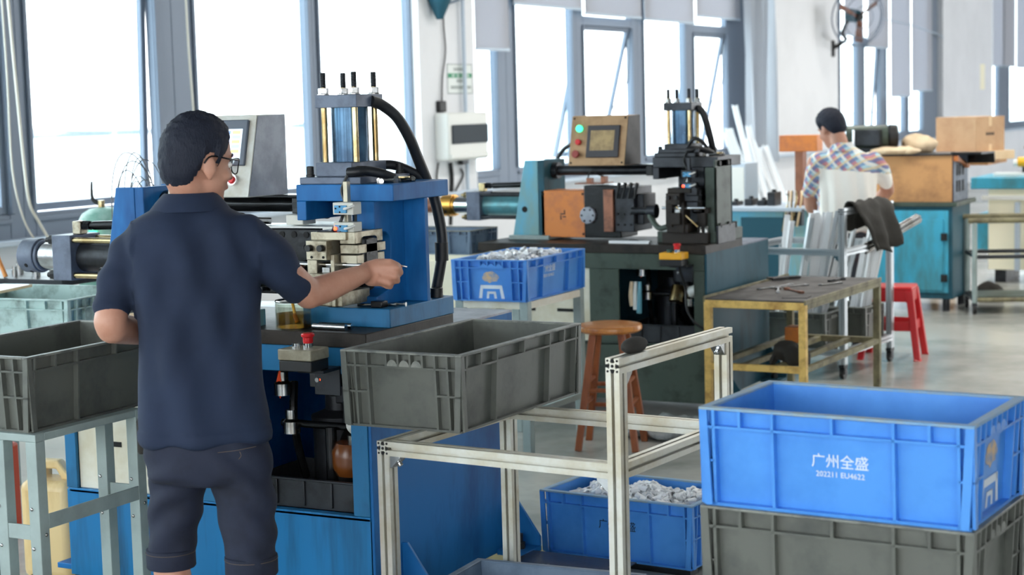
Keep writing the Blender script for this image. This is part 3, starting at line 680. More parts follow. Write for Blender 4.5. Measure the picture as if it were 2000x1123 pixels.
# ================================================================== forming machines
def disc(b, c, r, axis, h=.002, n=12):
    v = {'x': (1, 0, 0), 'y': (0, 1, 0), 'z': (0, 0, 1)}[axis]; c = Vector(c); b.cyl(c, c+Vector(v)*h, r, r, n)
def machine(name, lab, loc, dz, P, second=False):
    t = thing(name, lab, 'machine', loc)
    pb, pf, pd = P['body'], P['front'], P['dark']
    # --- base cabinet
    z1 = .957+dz
    b = B().box(-.012, 0, 0, 1.0, .08, z1+.005).box(-1.30, -1.288, 0, 1.0, .08, z1).box(-1.288, -.012, .988, 1.0, .08, z1).box(-1.288, -.012, .01, .98, .08, .10)
    b.obj('base_cabinet', pb, t, .003)
    b = B().box(-1.30, -.012, -.004, -.0005, .08, .395).box(-1.288, -.012, -.004, .03, .385, .40); b.obj('lower_front_panel', P['low'], t, .003)
    for xa, xb in ((-.075, -.012), (-.70, -.52), (-1.30, -1.25)): B().box(xa, xb, -.004, .010, .4005, .8675+dz).obj('front_post', pf, t, .002)
    B().box(-1.30, -.012, -.004, .012, .868+dz, z1-.001).obj('apron', pf, t, .003)
    d0 = -1.25
    dp = B().box(d0, -.70, .0105, .022, .40, .868+dz).obj('door_panel', 'cream', t, .003)
    for k in range(3):
        for xx in (-1.10, -.86):
            o = B().box(xx-.05, xx+.05, .007, .0106, .56+k*.1, .578+k*.1).obj('vent_slot', 'hole', dp)
    B().box(-.52, -.02, .55, .56, .1, z1-.01).obj('dark_backing', 'black', t)  # black sheet added to stand for the dark inside the opening
    # hydraulic unit seen through the opening
    B().lathe([(.095, .42), (.095, .64), (.10, .645), (.10, .67), (.05, .69), (.05, .74)], (-.33, .32, 0), 20).obj('pump_motor', pd, t)
    B().box(-.30, -.10, .25, .45, .72, .80).box(-.24, -.13, .2, .26, .64, .74).obj('valve_block', pd, t, .004)
    b = B()
    for k, (x0, y0) in enumerate(((-.20, .2), (-.16, .24), (-.42, .18), (-.12, .18))):
        b.tube([(x0, y0, .8), (x0+.02, y0-.04, .68), (x0-.05+.03*k, y0, .56), (x0, y0+.05, .46)], .014, 8)
    b.cyl((-.46, .16, .66), (-.06, .16, .66), .013); b.cyl((-.25, .14, .40), (-.25, .14, .66), .02)
    b.obj('hydraulic_hose', 'black_oil', t)
    for x0, z0 in ((-.41, .63), (-.44, .76), (-.15, .60)):
        B().lathe([(.03, 0), (.03, .04), (.02, .05), (.02, .08)], (x0, .14, z0), 12).obj('pipe_coupling', 'steel', t)
    bx = B()
    bx.box(-.50, -.078, .03, .034, .40, .50).box(-.50, -.078, .34, .344, .40, .50).box(-.50, -.496, .03, .344, .40, .50).box(-.082, -.078, .03, .344, .40, .50).box(-.5, -.078, .03, .344, .40, .405)
    for xx in (-.4, -.29, -.18): bx.box(xx-.004, xx+.004, .022, .032, .41, .495)
    bx.box(-.505, -.075, .02, .034, .495, .503)
    bx.obj('drip_tray', 'steel_dark', t, .002)
    B().prism([(-.455, .80), (-.435, .86), (-.43, .78), (-.44, .75)], 'y', .12, .125).obj('warning_tag', 'orange2', t)
    B().cyl((-.13, .1, .68), (-.08, .08, .70), .034, .03).obj('filter_cap', 'boxwhite', t, .004)
    if not second:
        B().lathe([(.06, 0), (.075, .03), (.075, .08), (.06, .11)], (-.16, .14, .505), 16).obj('amber_bowl', 'amber', t)
        o = B(); disc(o, (-.18, -.006, .862), .004, 'y', .003); 
        B().ell((-.185, -.008, .848), Matrix.Identity(3), (.006,)*3, 10, 6).obj('indicator_light', 'red_lit', t)
        B().box(-.23, -.13, -.003, .05, .82, .866).obj('junction_box', 'black', t, .003)
    else:
        for k in range(3): B().tube([(-.47+k*.025, .06, .735), (-.475+k*.027, .055, .66), (-.468+k*.02, .06, .60-k*.02)], (.010, .016), 8).obj('hanging_glove', ('bag', 'boxwhite', 'sky')[k], t)
        B().cyl((-.23, .12, .62), (-.23, .16, .70), .04).obj('brass_fitting', 'brass', t)
    # feet
    for x0, y0, sg in ((0, .83, 1), (0, .06, 1), (-1.30, .06, -1), (-1.30, .83, -1)):
        b = B(); xs = sorted((x0, x0+sg*.125)); b.box(xs[0], xs[1], y0, y0+.12, .075, .095)
        b.prism([(x0, .28), (x0+sg*.02, .28), (x0+sg*.125, .13), (x0+sg*.125, .095), (x0, .095)], 'y', y0+.108, y0+.12)
        f = b.obj('foot_bracket', pb, t, .002)
        b = B().cyl((x0+sg*.07, y0+.05, .0), (x0+sg*.07, y0+.05, .012), .035).cyl((x0+sg*.07, y0+.05, .012), (x0+sg*.07, y0+.05, .15), .013).cyl((x0+sg*.07, y0+.05, .095), (x0+sg*.07, y0+.05, .118), .022, n=6)
        b.obj('levelling_bolt', 'steel_dark', f)
    # --- bed
    B().box(-1.19 if not second else -1.40, 0, -.012, .56, .957+dz, 1.005+dz).obj('bed_plate', P['bed'], t, .003)
    B().box(-1.30, 0, .56, 1.0, .957+dz, .968+dz).obj('cabinet_top', 'plate_gray' if second else 'ctl_side', t, .002)
    T0 = 1.005+dz
    Z = lambda z: z+dz
    # --- table plate and column
    B().box(-.345, 0, .14, .565, T0, Z(1.068)).obj('table_plate', P['plate'], t, .003)
    b = B()
    # web with rounded notch for the jaw
    poly = [(.52, Z(1.068)), (.20, Z(1.068)), (.20, Z(1.10)), (.29, Z(1.12)), (.30, Z(1.28))] + [(.30-.05+.05*math.cos(a), Z(1.28)+.035*math.sin(a)) for a in (.4, .8, 1.2, 1.57)] + [(.2, Z(1.315)), (.2, Z(1.42)), (.52, Z(1.42))]
    b.prism(poly, 'x', -.155, -.085)
    b.obj('column_web', P['web'], t, .003)
    B().box(-.085, 0, .385, .407, Z(1.068), Z(1.42)).obj('column_rib', P['rib'], t, .002)
    B().box(-.36, -.155, .50, .52, Z(1.068), Z(1.42)).obj('rear_plate', pd, t)
    if second:
        B().box(-.06, 0, .15, .17, Z(1.05), Z(1.42)).box(-.01, 0, .15, .40, Z(1.05), Z(1.46)).obj('side_cheek', 'greengrey', t, .002)
        for z_ in (1.10, 1.44):
            for y_ in (.2, .33): B().cyl((0, y_, Z(z_)), (.012, y_, Z(z_)), .013).obj('cheek_bolt', 'black', t)
        B().box(0, .012, .15, .42, Z(1.0), Z(1.10)).obj('foot_flange', 'steel_dark', t, .002)
    b = B().box(-.385, 0, .185, .55, Z(1.42), Z(1.476)).box(-.385, -.347, .185, .52, Z(1.355), Z(1.42))
    b.obj('beam', P['beam'], t, .003)
    fl = B().box(-.38, -.135, .20, .52, Z(1.476), Z(1.500)).obj('cylinder_flange', P['flange'], t, .003)
    if second: B().box(-.36, -.12, .21, .50, Z(1.500), Z(1.52)).obj('stepped_block', P['flange'], t, .002)
    for x_, y_ in ((-.358, .235), (-.158, .235), (-.358, .49), (-.158, .49)):
        B().lathe([(.015, 0), (.015, .008), (.0125, .009), (.0125, .034), (.009, .036), (.009, .026)], (x_, y_, Z(1.500)), 14).obj('cap_screw', 'black', fl)
    B().box(-.335, -.19, .235, .455, Z(1.50), Z(1.548)).obj('riser_block', P['flange'], t, .003)
    cx, cy = -.262, .343
    B().lathe([(.064, 1.548+dz), (.064, 1.732+dz)], (cx, cy, 0), 32).obj('press_cylinder', P['cyl'], t)
    tp_ = B().box(cx-.0835, cx+.0835, cy-.0835, cy+.0835, Z(1.732), Z(1.775)).obj('top_plate', P['flange'], t, .002)
    for sx in (-1, 1):
        for sy in (-1, 1):
            x_, y_ = cx+sx*.062, cy+sy*.062
            rd = B().cyl((x_, y_, Z(1.548)), (x_, y_, Z(1.80)), .0105).obj('tie_rod', 'brass', t)
            th = B()
            for k in range(9): th.lathe([(.0088, 0), (.0108, .002), (.0088, .004)], (x_, y_, Z(1.802)+k*.0052), 10)
            th.cyl((x_, y_, Z(1.80)), (x_, y_, Z(1.851)), .009, n=10); th.obj('threaded_end', 'steel_dark', rd)
            B().cyl((x_, y_, Z(1.775)), (x_, y_, Z(1.779)), .021).cyl((x_, y_, Z(1.779)), (x_, y_, Z(1.799)), .0185, n=6).obj('hex_nut', 'steel', rd, .001)
    # cylinder hoses
    if not second:
        P1 = [(-.182, .355, 1.752), (-.168, .40, 1.738), (-.138, .45, 1.694), (-.12, .50, 1.62), (-.117, .55, 1.544), (-.108, .592, 1.465), (-.088, .605, 1.401), (-.068, .61, 1.292), (-.069, .61, 1.201), (-.093, .60, 1.065), (-.10, .60, .97)]
        P2 = [(-.236, .42, 1.523), (-.194, .48, 1.530), (-.157, .53, 1.512), (-.124, .575, 1.476), (-.115, .592, 1.42)]
    else:
        P1 = [(-.182, .345, 1.74), (-.165, .36, 1.735), (-.145, .375, 1.69), (-.128, .40, 1.596), (-.118, .43, 1.50), (-.118, .44, 1.474)]
        P2 = [(-.20, .25, 1.53), (-.16, .24, 1.575), (-.12, .26, 1.56), (-.09, .30, 1.50), (-.085, .31, 1.474)]
    B().tube([(x_, y_, Z(z_)) for x_, y_, z_ in P1], .0195, 10, 6).obj('main_hose', 'hose', t)
    if not second: B().cyl((-.069, .61, 1.25), (-.069, .61, 1.185), .024).obj('hose_ferrule', 'black', t)
    B().tube([(x_, y_, Z(z_)) for x_, y_, z_ in P2], .017 if not second else .011, 10, 6).obj('return_hose', 'hose', t)
    B().tube([(-.185, .205, Z(1.515)), (-.16, .21, Z(1.517)), (-.137, .24, Z(1.519)), (-.102, .28, Z(1.508)), (-.081, .32, Z(1.491))], .017, 10, 6).obj('cable_sleeve', 'hose', t)
    b = B().tube([(cx+.085, .20, Z(1.52)), (cx+.065, .18, Z(1.46)), (cx+.09, .16, Z(1.41)), (cx+.11, .11, Z(1.375)), (cx+.095, .10, Z(1.34)), (cx+.075, .08, Z(1.322))], .0055, 6, 6)
    b.obj('sensor_cable', 'black' if second else 'hose', t)
    for (x_, y_, a_) in ((-.075, .30, .4), (-.05, .36, 1.2), (-.10, .27, 2.2)):
        q = Vector((math.cos(a_), math.sin(a_), 0))*.03; c_ = Vector((x_, y_, Z(1.484)))
        B().cyl(c_-q, c_+q, .009, n=8).cyl(c_+q*.3, c_+q*.8, .014, n=6).obj('loose_fitting', 'steel', t)
    B().lathe([(.022, 0), (.026, .004), (.026, .008), (.01, .01)], (-.05, .33, Z(1.488)), 14).obj('round_cap', 'brass', t)
    # --- press tooling
    J = P['jaw']; zo = 0 if second else .015; n0 = len(bpy.data.objects)
    tool0 = set(t.children)
    B().cyl((-.225, .20, Z(1.42)), (-.225, .20, Z(1.30)), .0135).obj('ram_rod', 'steel', t)
    B().box(-.198, -.182, .12, .14, Z(1.28), Z(1.474)).obj('sensor_rail', 'steel_jaw' if not second else 'steel_dark', t, .001)
    for k, z_ in enumerate((1.387, 1.322)):
        s = B().box(-.218, -.138, .085, .135, Z(z_-.02), Z(z_+.02)).obj('sensor_bracket', 'white_sensor' if not second else 'steel_dark', t, .002)
        B().box(-.208, -.162, .078, .086, Z(z_-.014), Z(z_+.011)).obj('proximity_sensor', 'blue_sensor', s, .001)
        q = B()
        for xx, zz in ((-.202, .003), (-.186, .009), (-.186, -.009), (-.170, .003)): disc(q, (xx, .076, Z(z_+zz-.002)), .003, 'y', .003, 8)
        q.obj('screw_head', 'hole', s)
        B().tube([(-.168, .076, Z(z_)), (-.150, .07, Z(z_+.003)), (-.138, .09, Z(z_+.01))], .0045, 6).obj('sensor_lead', 'boxwhite', s)
        if k == 1: B().ell((-.204, .075, Z(z_)), Matrix.Identity(3), (.007, .004, .007), 10, 6).obj('indicator_light', 'red_lit', s)
    jb = B().box(-.292, -.155, .06, .22, Z(1.285), Z(1.312)); jb.obj('upper_jaw_plate', J, t, .002)
    B().box(-.262, -.20, .055, .12, Z(1.3121), Z(1.316)).obj('recess_shade_patch', 'black_oil', t)  # dark patch: shade of the jaw plate's recess put into colour
    c_ = B().box(-.285, -.205, .02, .10, Z(1.222), Z(1.286)).obj('clamp_block', J, t, .002)
    for x_ in (-.268, -.222):
        B().cyl((x_, .02, Z(1.262)), (x_, .002, Z(1.262)), .011).obj('clamp_screw', 'black', c_, .001)
        q = B(); disc(q, (x_+.004, .0185, Z(1.232)), .0045, 'y'); q.obj('bolt_hole', 'hole', c_)
    B().box(-.296, -.258, .04, .13, Z(1.10), Z(1.250)).obj('jaw_column', J, t, .002)
    c_ = B().box(-.28, -.205, .02, .11, Z(1.115), Z(1.178)).obj('lower_jaw_block', J, t, .002)
    for x_ in (-.266, -.222):
        q = B(); disc(q, (x_, .0185, Z(1.163)), .0045, 'y'); q.obj('bolt_hole', 'hole', c_)
    B().box(-.295, -.17, .05, .22, Z(1.068), Z(1.115)).obj('jaw_base', J, t, .003)
    B().box(-.205, -.19, .04, .14, Z(1.068), Z(1.24)).obj('jaw_spacer', J, t, .002)
    for z0_, z1_, x1 in ((1.272, 1.312, -.125), (1.24, 1.270, -.115), (1.205, 1.236, -.12)):
        B().box(-.185, x1, .07, .24, Z(z0_), Z(z1_)).obj('side_jaw_plate', J if not second else 'steel_dark', t, .002)
    b = B().cyl((-.62 if not second else -.33, .075, Z(1.203)), (-.08, .075, Z(1.203)), .008).cyl((-.24, .075, Z(1.203)), (-.16, .075, Z(1.203)), .0095); b.obj('mandrel', 'chrome', t)
    B().box(-.245, -.215, .05, .09, Z(1.178), Z(1.196)).obj('die_insert', 'steel', t, .001)
    for o_ in set(t.children)-tool0: o_.location = (.045, 0, zo)
    B().box(-.128, -.07, .11, .199, Z(1.17), Z(1.31)).obj('die_block', 'black_oil', t, .012)
    for x_, y_ in ((-.23, .16), (-.03, .5), (-.30, .52)):
        B().lathe([(.022, 0), (.022, .032), (.016, .034), (.016, .02)], (x_, y_, Z(1.068)), 16).obj('table_bolt', 'black', t)
    # --- rear stand with gussets and tie bar
    gx = -1.13
    B().box(gx, gx+.04, .24, .52, T0, Z(1.465)).obj('stand_plate', P['stand_side'], t, .003)
    for y_ in (.238, .495):
        g = B().prism([(gx, Z(1.465)), (gx-.085, Z(1.465)), (gx-.17, Z(1.03)), (gx, Z(1.03))], 'y', y_, y_+.027).obj('stand_gusset', P['stand'], t, .003)
        if second and y_ < .3:
            q = B(); disc(q, (gx-.09, .2365, Z(1.18)), .018, 'y', .002, 18); q.obj('lightening_hole', 'hole', g)
    B().box(-1.32, -1.06, .22, .54, T0, Z(1.03)).obj('stand_foot', 'stand_grey' if second else pd, t, .003)
    b = B().cyl((gx+.04, .37, Z(1.40)), (-.385, .37, Z(1.40)), .0285, n=24)
    b.cyl((gx+.04, .37, Z(1.40)), (gx+.075, .37, Z(1.40)), .048, n=24).cyl((-.425, .37, Z(1.40)), (-.385, .37, Z(1.40)), .052, n=24).cyl((-.43, .37, Z(1.40)), (-.425, .37, Z(1.40)), .036, n=24)
    b.obj('tie_bar', 'black_oil' if not second else 'steel_dark', t)
    # --- rear hydraulic cylinder
    rear0 = set(t.children)
    yc, zc = .36, Z(1.195)
    c_ = B().box(-1.63, -1.54, yc-.085, yc+.085, zc-.085, zc+.085).obj('cylinder_head', 'plate_gray', t, .003)
    B().cyl((-1.54, yc, zc), (-1.13, yc, zc), .058, n=28).obj('feed_cylinder', P['feed'], t)
    for sy in (-1, 1):
        for sz in (-1, 1):
            y_, z_ = yc+sy*.066, zc+sz*.066
            rd = B().cyl((-1.54, y_, z_), (-1.13, y_, z_), .011).obj('feed_tie_rod', 'brass' if not second else 'steel_dark', t)
            B().cyl((-1.652, y_, z_), (-1.63, y_, z_), .019, n=6).cyl((-1.67, y_, z_), (-1.652, y_, z_), .010).obj('hex_nut', 'black' if not second else 'brass', rd, .001)
    B().cyl((-1.74, yc, zc), (-1.63, yc, zc), .052, n=28).obj('end_barrel', 'steel' if not second else 'chrome', t)
    b = B().cyl((-1.83, yc, zc), (-1.755, yc, zc), .066, n=28).cyl((-1.755, yc, zc), (-1.74, yc, zc), .060, n=28); rg = b.obj('adjusting_ring', 'plate_gray' if not second else 'gold', t, .003)
    for k in range(5):
        a_ = -2.6+k*.62; q = Vector((-1.79, yc+.064*math.cos(a_), zc+.064*math.sin(a_))); nrm = Vector((0, math.cos(a_), math.sin(a_)))
        B().cyl(q, q+nrm*.0035, .008, n=10).obj('spanner_hole', 'hole', rg)
    if second: B().cyl((-1.98, yc, zc), (-1.83, yc, zc), .045, n=24).obj('rear_rod', 'copper', t)
    b = B().box(-1.575, -1.535, yc-.03, yc+.01, zc+.085, zc+.135); b.obj('elbow_body', 'steel_jaw' if not second else 'brass', t, .004)
    B().cyl((-1.535, yc-.01, zc+.118), (-1.50, yc-.01, zc+.118), .018, n=6).cyl((-1.50, yc-.01, zc+.118), (-1.485, yc-.01, zc+.118), .013).cyl((-1.485, yc-.01, zc+.118), (-1.24, yc-.01, zc+.125), .017).obj('elbow_hose_end', 'black_oil', t)
    if not second:
        for o_ in set(t.children)-rear0: o_.location = (.062, 0, .004)
    # cable arch behind the stand
    b = B().tube([(-1.20, .545, Z(1.28)), (-1.17, .56, Z(1.44)), (-1.09, .56, Z(1.535)), (-.95, .50, Z(1.545)), (-.78, .40, Z(1.52))], .03 if not second else .012, 12, 8)
    o = b.obj('corrugated_conduit', 'hose', t)
    # --- control box
    x0, x1 = (-.885, -.545) if not second else (-.875, -.535)
    zb, zt = Z(1.435), Z(1.715)
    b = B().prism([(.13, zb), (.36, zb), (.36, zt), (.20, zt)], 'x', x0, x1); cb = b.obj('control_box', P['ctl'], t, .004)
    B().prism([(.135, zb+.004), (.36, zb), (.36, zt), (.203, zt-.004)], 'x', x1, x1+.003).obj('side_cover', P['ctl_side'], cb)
    B().box(x1-.12, x1+.10, .30, .40, Z(1.425), Z(1.4345)).box(x1+.06, x1+.10, .30, .338, Z(1.37), Z(1.425)).obj('box_bracket', 'black_oil', cb, .002)
    sl = math.atan2(.07, zt-zb)
    fr = bpy.data.objects.new('operator_panel', B().box(-.172, .172, -.003, .001, -.142, .142).mesh('operator_panel')); COL.objects.link(fr); fr.data.materials.append(M[P['ctl']])
    fr.parent = t; fr.location = ((x0+x1)/2, .165-.001, (zb+zt)/2); fr.rotation_euler = (-sl, 0, 0)
    def on(b, nm, m, bev=0): return b.obj(nm, m, fr, bev)
    if not second:
        on(B().box(-.10, .148, -.016, -.003, -.035, .125), 'screen_bezel', 'bezel', .004)
        on(B().box(-.082, .130, -.0175, -.016, -.012, .092), 'lcd_screen', 'screen')
        random.seed(4); cells = {}
        for r_ in range(6):
            for c3 in range(5):
                k = random.choice('yyvvgbop'); cells.setdefault(k, B()).box(-.074+c3*.041, -.074+c3*.041+.033, -.0185, -.0176, -.008+r_*.0165, .003+r_*.0165)
        for k, bb in cells.items(): on(bb, 'screen_cell', 'cell_'+k)
        b = B().cyl((.105, -.003, -.085), (.105, -.016, -.085), .019, n=20); on(b, 'button_collar', 'chrome')
        on(B().cyl((.105, -.016, -.085), (.105, -.024, -.085), .0145, .012, 20), 'stop_button', 'red')
        on(B().cyl((.04, -.003, -.085), (.04, -.018, -.085), .014, n=16), 'start_button', 'green_btn')
    else:
        on(B().box(-.065, .135, -.016, -.003, -.10, .085), 'screen_bezel', 'bezel_d', .004)
        on(B().box(-.042, .105, -.0175, -.016, -.06, .055), 'film_screen', 'screen_old')
        on(B().cyl((-.118, -.003, .068), (-.118, -.02, .068), .02, n=18), 'green_lamp', 'green_lit', .002)
        on(B().cyl((-.118, -.003, -.01), (-.118, -.022, -.01), .017, n=18), 'red_button', 'red', .002)
        b = B().cyl((-.122, -.003, -.082), (-.122, -.02, -.082), .015, n=16).cyl((-.122, -.02, -.082), (-.122, -.034, -.082), .022, n=18); on(b, 'stop_button', 'redbrown', .002)
        for sx in (-1, 1):
            for sz in (-1, 1): on(B().cyl((sx*.158, -.003, sz*.128), (sx*.158, -.006, sz*.128), .006, n=8), 'corner_screw', 'hole')
    # --- feed carriage
    if not second:
        c_ = B().box(-.90, -.305, .20, .46, Z(1.10), Z(1.325)).obj('feed_carriage', 'black_oil', t, .004)
        B().box(-.56, -.26, .21, .45, Z(1.327), Z(1.332)).box(-.30, -.262, .21, .45, Z(1.29), Z(1.327)).obj('carriage_highlight', 'boxwhite', c_)  # white sheet paints the reflection on the carriage top
        for k in range(7):
            q = B(); disc(q, (-.84+k*.08, .197, Z(1.262)), .009, 'y', .003, 10); q.pipe((-.84+k*.08, .196, Z(1.262)), (-.84+k*.08, .199, Z(1.262)), .012, .009); q.obj('bolt_hole', 'hole', c_)
        for k in range(3):
            q = B(); disc(q, (-.36-.05*k, .197, Z(1.305)), .011, 'y', .003, 10); q.obj('bolt_hole', 'hole', c_)
        for k, x_ in enumerate((-.42, -.5, -.58, -.66)):
            B().prism([(x_, Z(1.11)), (x_+.05, Z(1.11)), (x_+.07, Z(1.22)), (x_+.03, Z(1.22))], 'y', .17, .2).obj('carriage_web', 'steel_dark', c_, .003)
        B().cyl((-1.18, .10, Z(1.165)), (-.31, .10, Z(1.165)), .022).cyl((-.95, .10, Z(1.165)), (-.42, .10, Z(1.165)), .03).obj('guide_shaft', 'black_oil', t)
        B().cyl((-.315, .075, Z(1.203)), (-.298, .075, Z(1.203)), .017).obj('bushing', 'copper', t)
        for x_ in (-.55, -.5): B().box(x_, x_+.03, .02, .10, T0, Z(1.06)).obj('stop_bracket', 'sky', t, .002)
        b = B().tube([(-.70, .26, Z(1.345)), (-.66, .24, Z(1.365)), (-.62, .25, Z(1.35)), (-.56, .28, Z(1.345))], .012, 8); b.obj('cable_clamp', 'steel', t)
        B().box(-.47, -.40, .24, .32, Z(1.335), Z(1.37)).obj('valve_block', 'white_sensor', t, .003)
    else:
        c_ = B().box(-1.115, -.83, .24, .42, Z(1.02), Z(1.29)).obj('feed_box', 'orange', t, .004)
        for sx in (-1.1, -.845):
            for sz in (1.04, 1.27): B().cyl((sx, .236, Z(sz)), (sx, .24, Z(sz)), .007, n=8).obj('corner_screw', 'hole', c_)
        for dx_, dz_, w_, h_ in ((0, 0, .03, .006), (.01, -.016, .018, .006), (-.012, -.02, .006, .026), (.012, .012, .006, .02)):
            B().box(-.975+dx_-w_/2, -.975+dx_+w_/2, .2385, .24, Z(1.155+dz_-h_/2), Z(1.155+dz_+h_/2)).obj('printed_mark', 'black', c_)
        B().box(-.83, -.60, .22, .46, Z(1.02), Z(1.32)).obj('feed_carriage', 'black_oil', t, .006)
        c2 = B().cyl((-.80, .20, Z(1.15)), (-.80, .24, Z(1.15)), .05, n=10).obj('bearing_cover', 'ctl_side', t, .003)
        for k in range(6): B().cyl((-.80+.036*math.cos(k*1.047), .196, Z(1.15)+.036*math.sin(k*1.047)), (-.80+.036*math.cos(k*1.047), .2, Z(1.15)+.036*math.sin(k*1.047)), .006, n=6).obj('cover_bolt', 'hole', c2)
        B().box(-.68, -.62, .16, .42, Z(1.06), Z(1.30)).obj('carriage_side', 'copper', t, .003)
        c3 = B().box(-.62, -.50, .18, .44, Z(1.06), Z(1.31)).box(-.50, -.46, .22, .40, Z(1.10), Z(1.27)).obj('carriage_block', 'steel_dark', t, .004)
        for k in range(6): B().cyl((-.60+(k%3)*.04, .176, Z(1.10+.06*(k//3))), (-.60+(k%3)*.04, .18, Z(1.10+.06*(k//3))), .007, n=8).obj('bolt_hole', 'hole', c3)
        for k in range(4): B().cyl((-.60+k*.037, .165, Z(1.25)), (-.575+k*.037, .15, Z(1.325)), .007, n=8).cyl((-.58+k*.037, .152, Z(1.315)), (-.573+k*.037, .148, Z(1.335)), .011, n=8).obj('lever', 'black', c3)
        B().cyl((-.50, .15, Z(1.18)), (-.36, .15, Z(1.18)), .02).cyl((-.40, .15, Z(1.18)), (-.35, .15, Z(1.18)), .04).obj('spindle', 'steel_dark', t)
        b = B().tube([(-.40, .14, Z(1.18)), (-.34, .10, Z(1.11)), (-.29, .08, Z(1.09)), (-.22, .08, Z(1.12))], .016, 8); b.obj('clear_hose', 'greengrey', t)
        b = B().box(-.90, -.72, .25, .40, Z(1.325), Z(1.332)); b.box(-.83, -.80, .26, .30, Z(1.332), Z(1.36)).box(-.74, -.71, .26, .30, Z(1.332), Z(1.37)); b.obj('wire_bracket', 'copper', t, .002)
        b = B().tube([(-.82, .26, Z(1.36)), (-.79, .24, Z(1.40)), (-.75, .25, Z(1.38)), (-.72, .26, Z(1.37))], .004, 6); b.obj('loose_wire', 'black', t)
        b = B().box(-.30, .0-.03, .10, .46, T0, Z(1.065)); b.obj('die_shoe', P['bed'], t, .003)
        B().box(-.60, -.36, .05, .09, T0, Z(1.02)).obj('guide_strip', 'rodwhite', t)
        b = B().cyl((-.08, .08, Z(1.10)), (-.20, .07, Z(1.21)), .006, n=8); b.obj('pin_rod', 'brass', t)
        for x_ in (-.08, -.05): B().lathe([(.012, 0), (.012, .03), (.008, .035)], (x_, .13, Z(1.065)), 10).obj('stud', 'steel', t)
        B().box(-.10, -.05, .12, .18, Z(1.065), Z(1.2)).box(-.12, -.03, .12, .18, Z(1.17), Z(1.2)).obj('work_rest', 'steel_brown', t, .003)
    # --- push button box on its bracket
    sx = -.235 if not second else -.205
    zt_ = .968 if not second else .918; yb = -.165
    eb = B().box(sx, sx+.125, yb, yb+.10, zt_-.072, zt_-.036).obj('switch_base', 'black', t, .004)
    sc_ = B().box(sx-.002, sx+.127, yb-.002, yb+.102, zt_-.036, zt_).obj('switch_cover', 'beige_box' if not second else 'yellow', t, .004)
    B().cyl((sx+.082, yb+.05, zt_), (sx+.082, yb+.05, zt_+.016), .0165, n=18).obj('button_collar', 'chrome', sc_)
    B().lathe([(.014, .014), (.0165, .02), (.0165, .034), (.021, .038), (.022, .044), (.019, .048)], (sx+.082, yb+.05, zt_), 20).obj('stop_button', 'red', sc_)
    B().cyl((sx+.038, yb+.05, zt_), (sx+.038, yb+.05, zt_+.014), .0155, n=18).obj('start_button', 'chrome' if not second else 'green_btn', sc_)
    br = B().box(sx+.03, sx+.13, yb+.06, 0, zt_-.084, zt_-.073).box(sx+.03, sx+.13, -.012, -.004, zt_-.17, zt_-.073); br = br.obj('switch_bracket', pd, t, .002)
    B().cyl((sx+.045, -.02, zt_-.12), (sx+.045, -.012, zt_-.12), .008, n=8).obj('bracket_bolt', 'steel', br)
    if second:
        b = B().tube([(sx+.09, yb+.05, zt_-.073), (sx+.09, -.03, zt_-.2), (sx+.11, -.05, zt_-.32), (sx+.17, -.05, zt_-.40), (sx+.26, -.02, zt_-.44)], .007, 8, 6); b.obj('switch_cable', 'hose', t)
    return t
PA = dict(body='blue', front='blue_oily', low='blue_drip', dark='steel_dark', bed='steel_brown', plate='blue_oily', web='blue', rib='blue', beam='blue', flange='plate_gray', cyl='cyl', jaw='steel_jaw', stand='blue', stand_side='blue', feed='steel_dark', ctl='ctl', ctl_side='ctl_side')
PB = dict(body='teal', front='greengrey', low='greengrey', dark='steel_dark', bed='steel_brown', plate='greengrey', web='steel_dark', rib='teal', beam='steel_dark', flange='steel_dark', cyl='cyl', jaw='steel_brown', stand='sky', stand_side='teal', feed='cyl_teal', ctl='ctl_rust', ctl_side='steel_brown')  # stand gussets paler than stand plate: lit and shaded sides put into the colour
mA = machine('tube_forming_machine', 'blue hydraulic tube forming machine in front of the man in navy', (-3.01, 4.70, 0), 0., PA)
mB = machine('tube_forming_machine', 'older teal and rust hydraulic forming machine with an orange feed box, behind the blue one', (-3.437, 8.773, 0), -.058, PB, True)

# things on the blue machine's bed
def wp(x, y, z): return Vector((-3.01+x, 4.70+y, z))
t = thing('glass_jar', 'glass jar half full of oil with a brush in it, on the machine bed', 'jar', wp(-.325, .055, 1.005))
B().pipe((0, 0, 0), (0, 0, .085), .06, .057, 28).lathe([(.058, 0), (.058, .004), (0.001, .004)], (0, 0, 0), 28).obj('glass_wall', 'jar', t)
B().lathe([(.056, .005), (.056, .050)], (0, 0, 0), 28).obj('oil', 'oil', t)
b = B()
b.tube([(.057*math.cos(k*PI/12), .057*math.sin(k*PI/12), .092) for k in range(25)], .004, 6, 1); b.obj('rim', 'steel', t)
b = B().cyl((.01, 0, .03), (-.012, 0, .135), .005).cyl((.005, 0, .045), (.016, 0, .02), .007, .008); o = b.obj('oil_brush', 'yellow'); o.location = wp(-.325, .055, 1.005); tag(o, 'yellow handled brush standing in the oil jar', 'brush')
for k, (y_, x_) in enumerate(((.075, -.17), (.045, -.175))):
    b = B().cyl((-.065, 0, .0105), (.065, 0, .0105), .0105)
    for u in (-.02, .03): b.cyl((u-.003, 0, .0105), (u+.003, 0, .0105), .0112)
    o = b.obj('steel_pin', 'chrome'); o.location = wp(x_, y_, 1.0055); o.rotation_euler = (0, 0, -.03)
    tag(o, ('bright turned steel pin on the machine bed, the farther of the two', 'bright turned steel pin on the machine bed, the nearer of the two')[k], 'steel pin', 'turned pins on the bed')
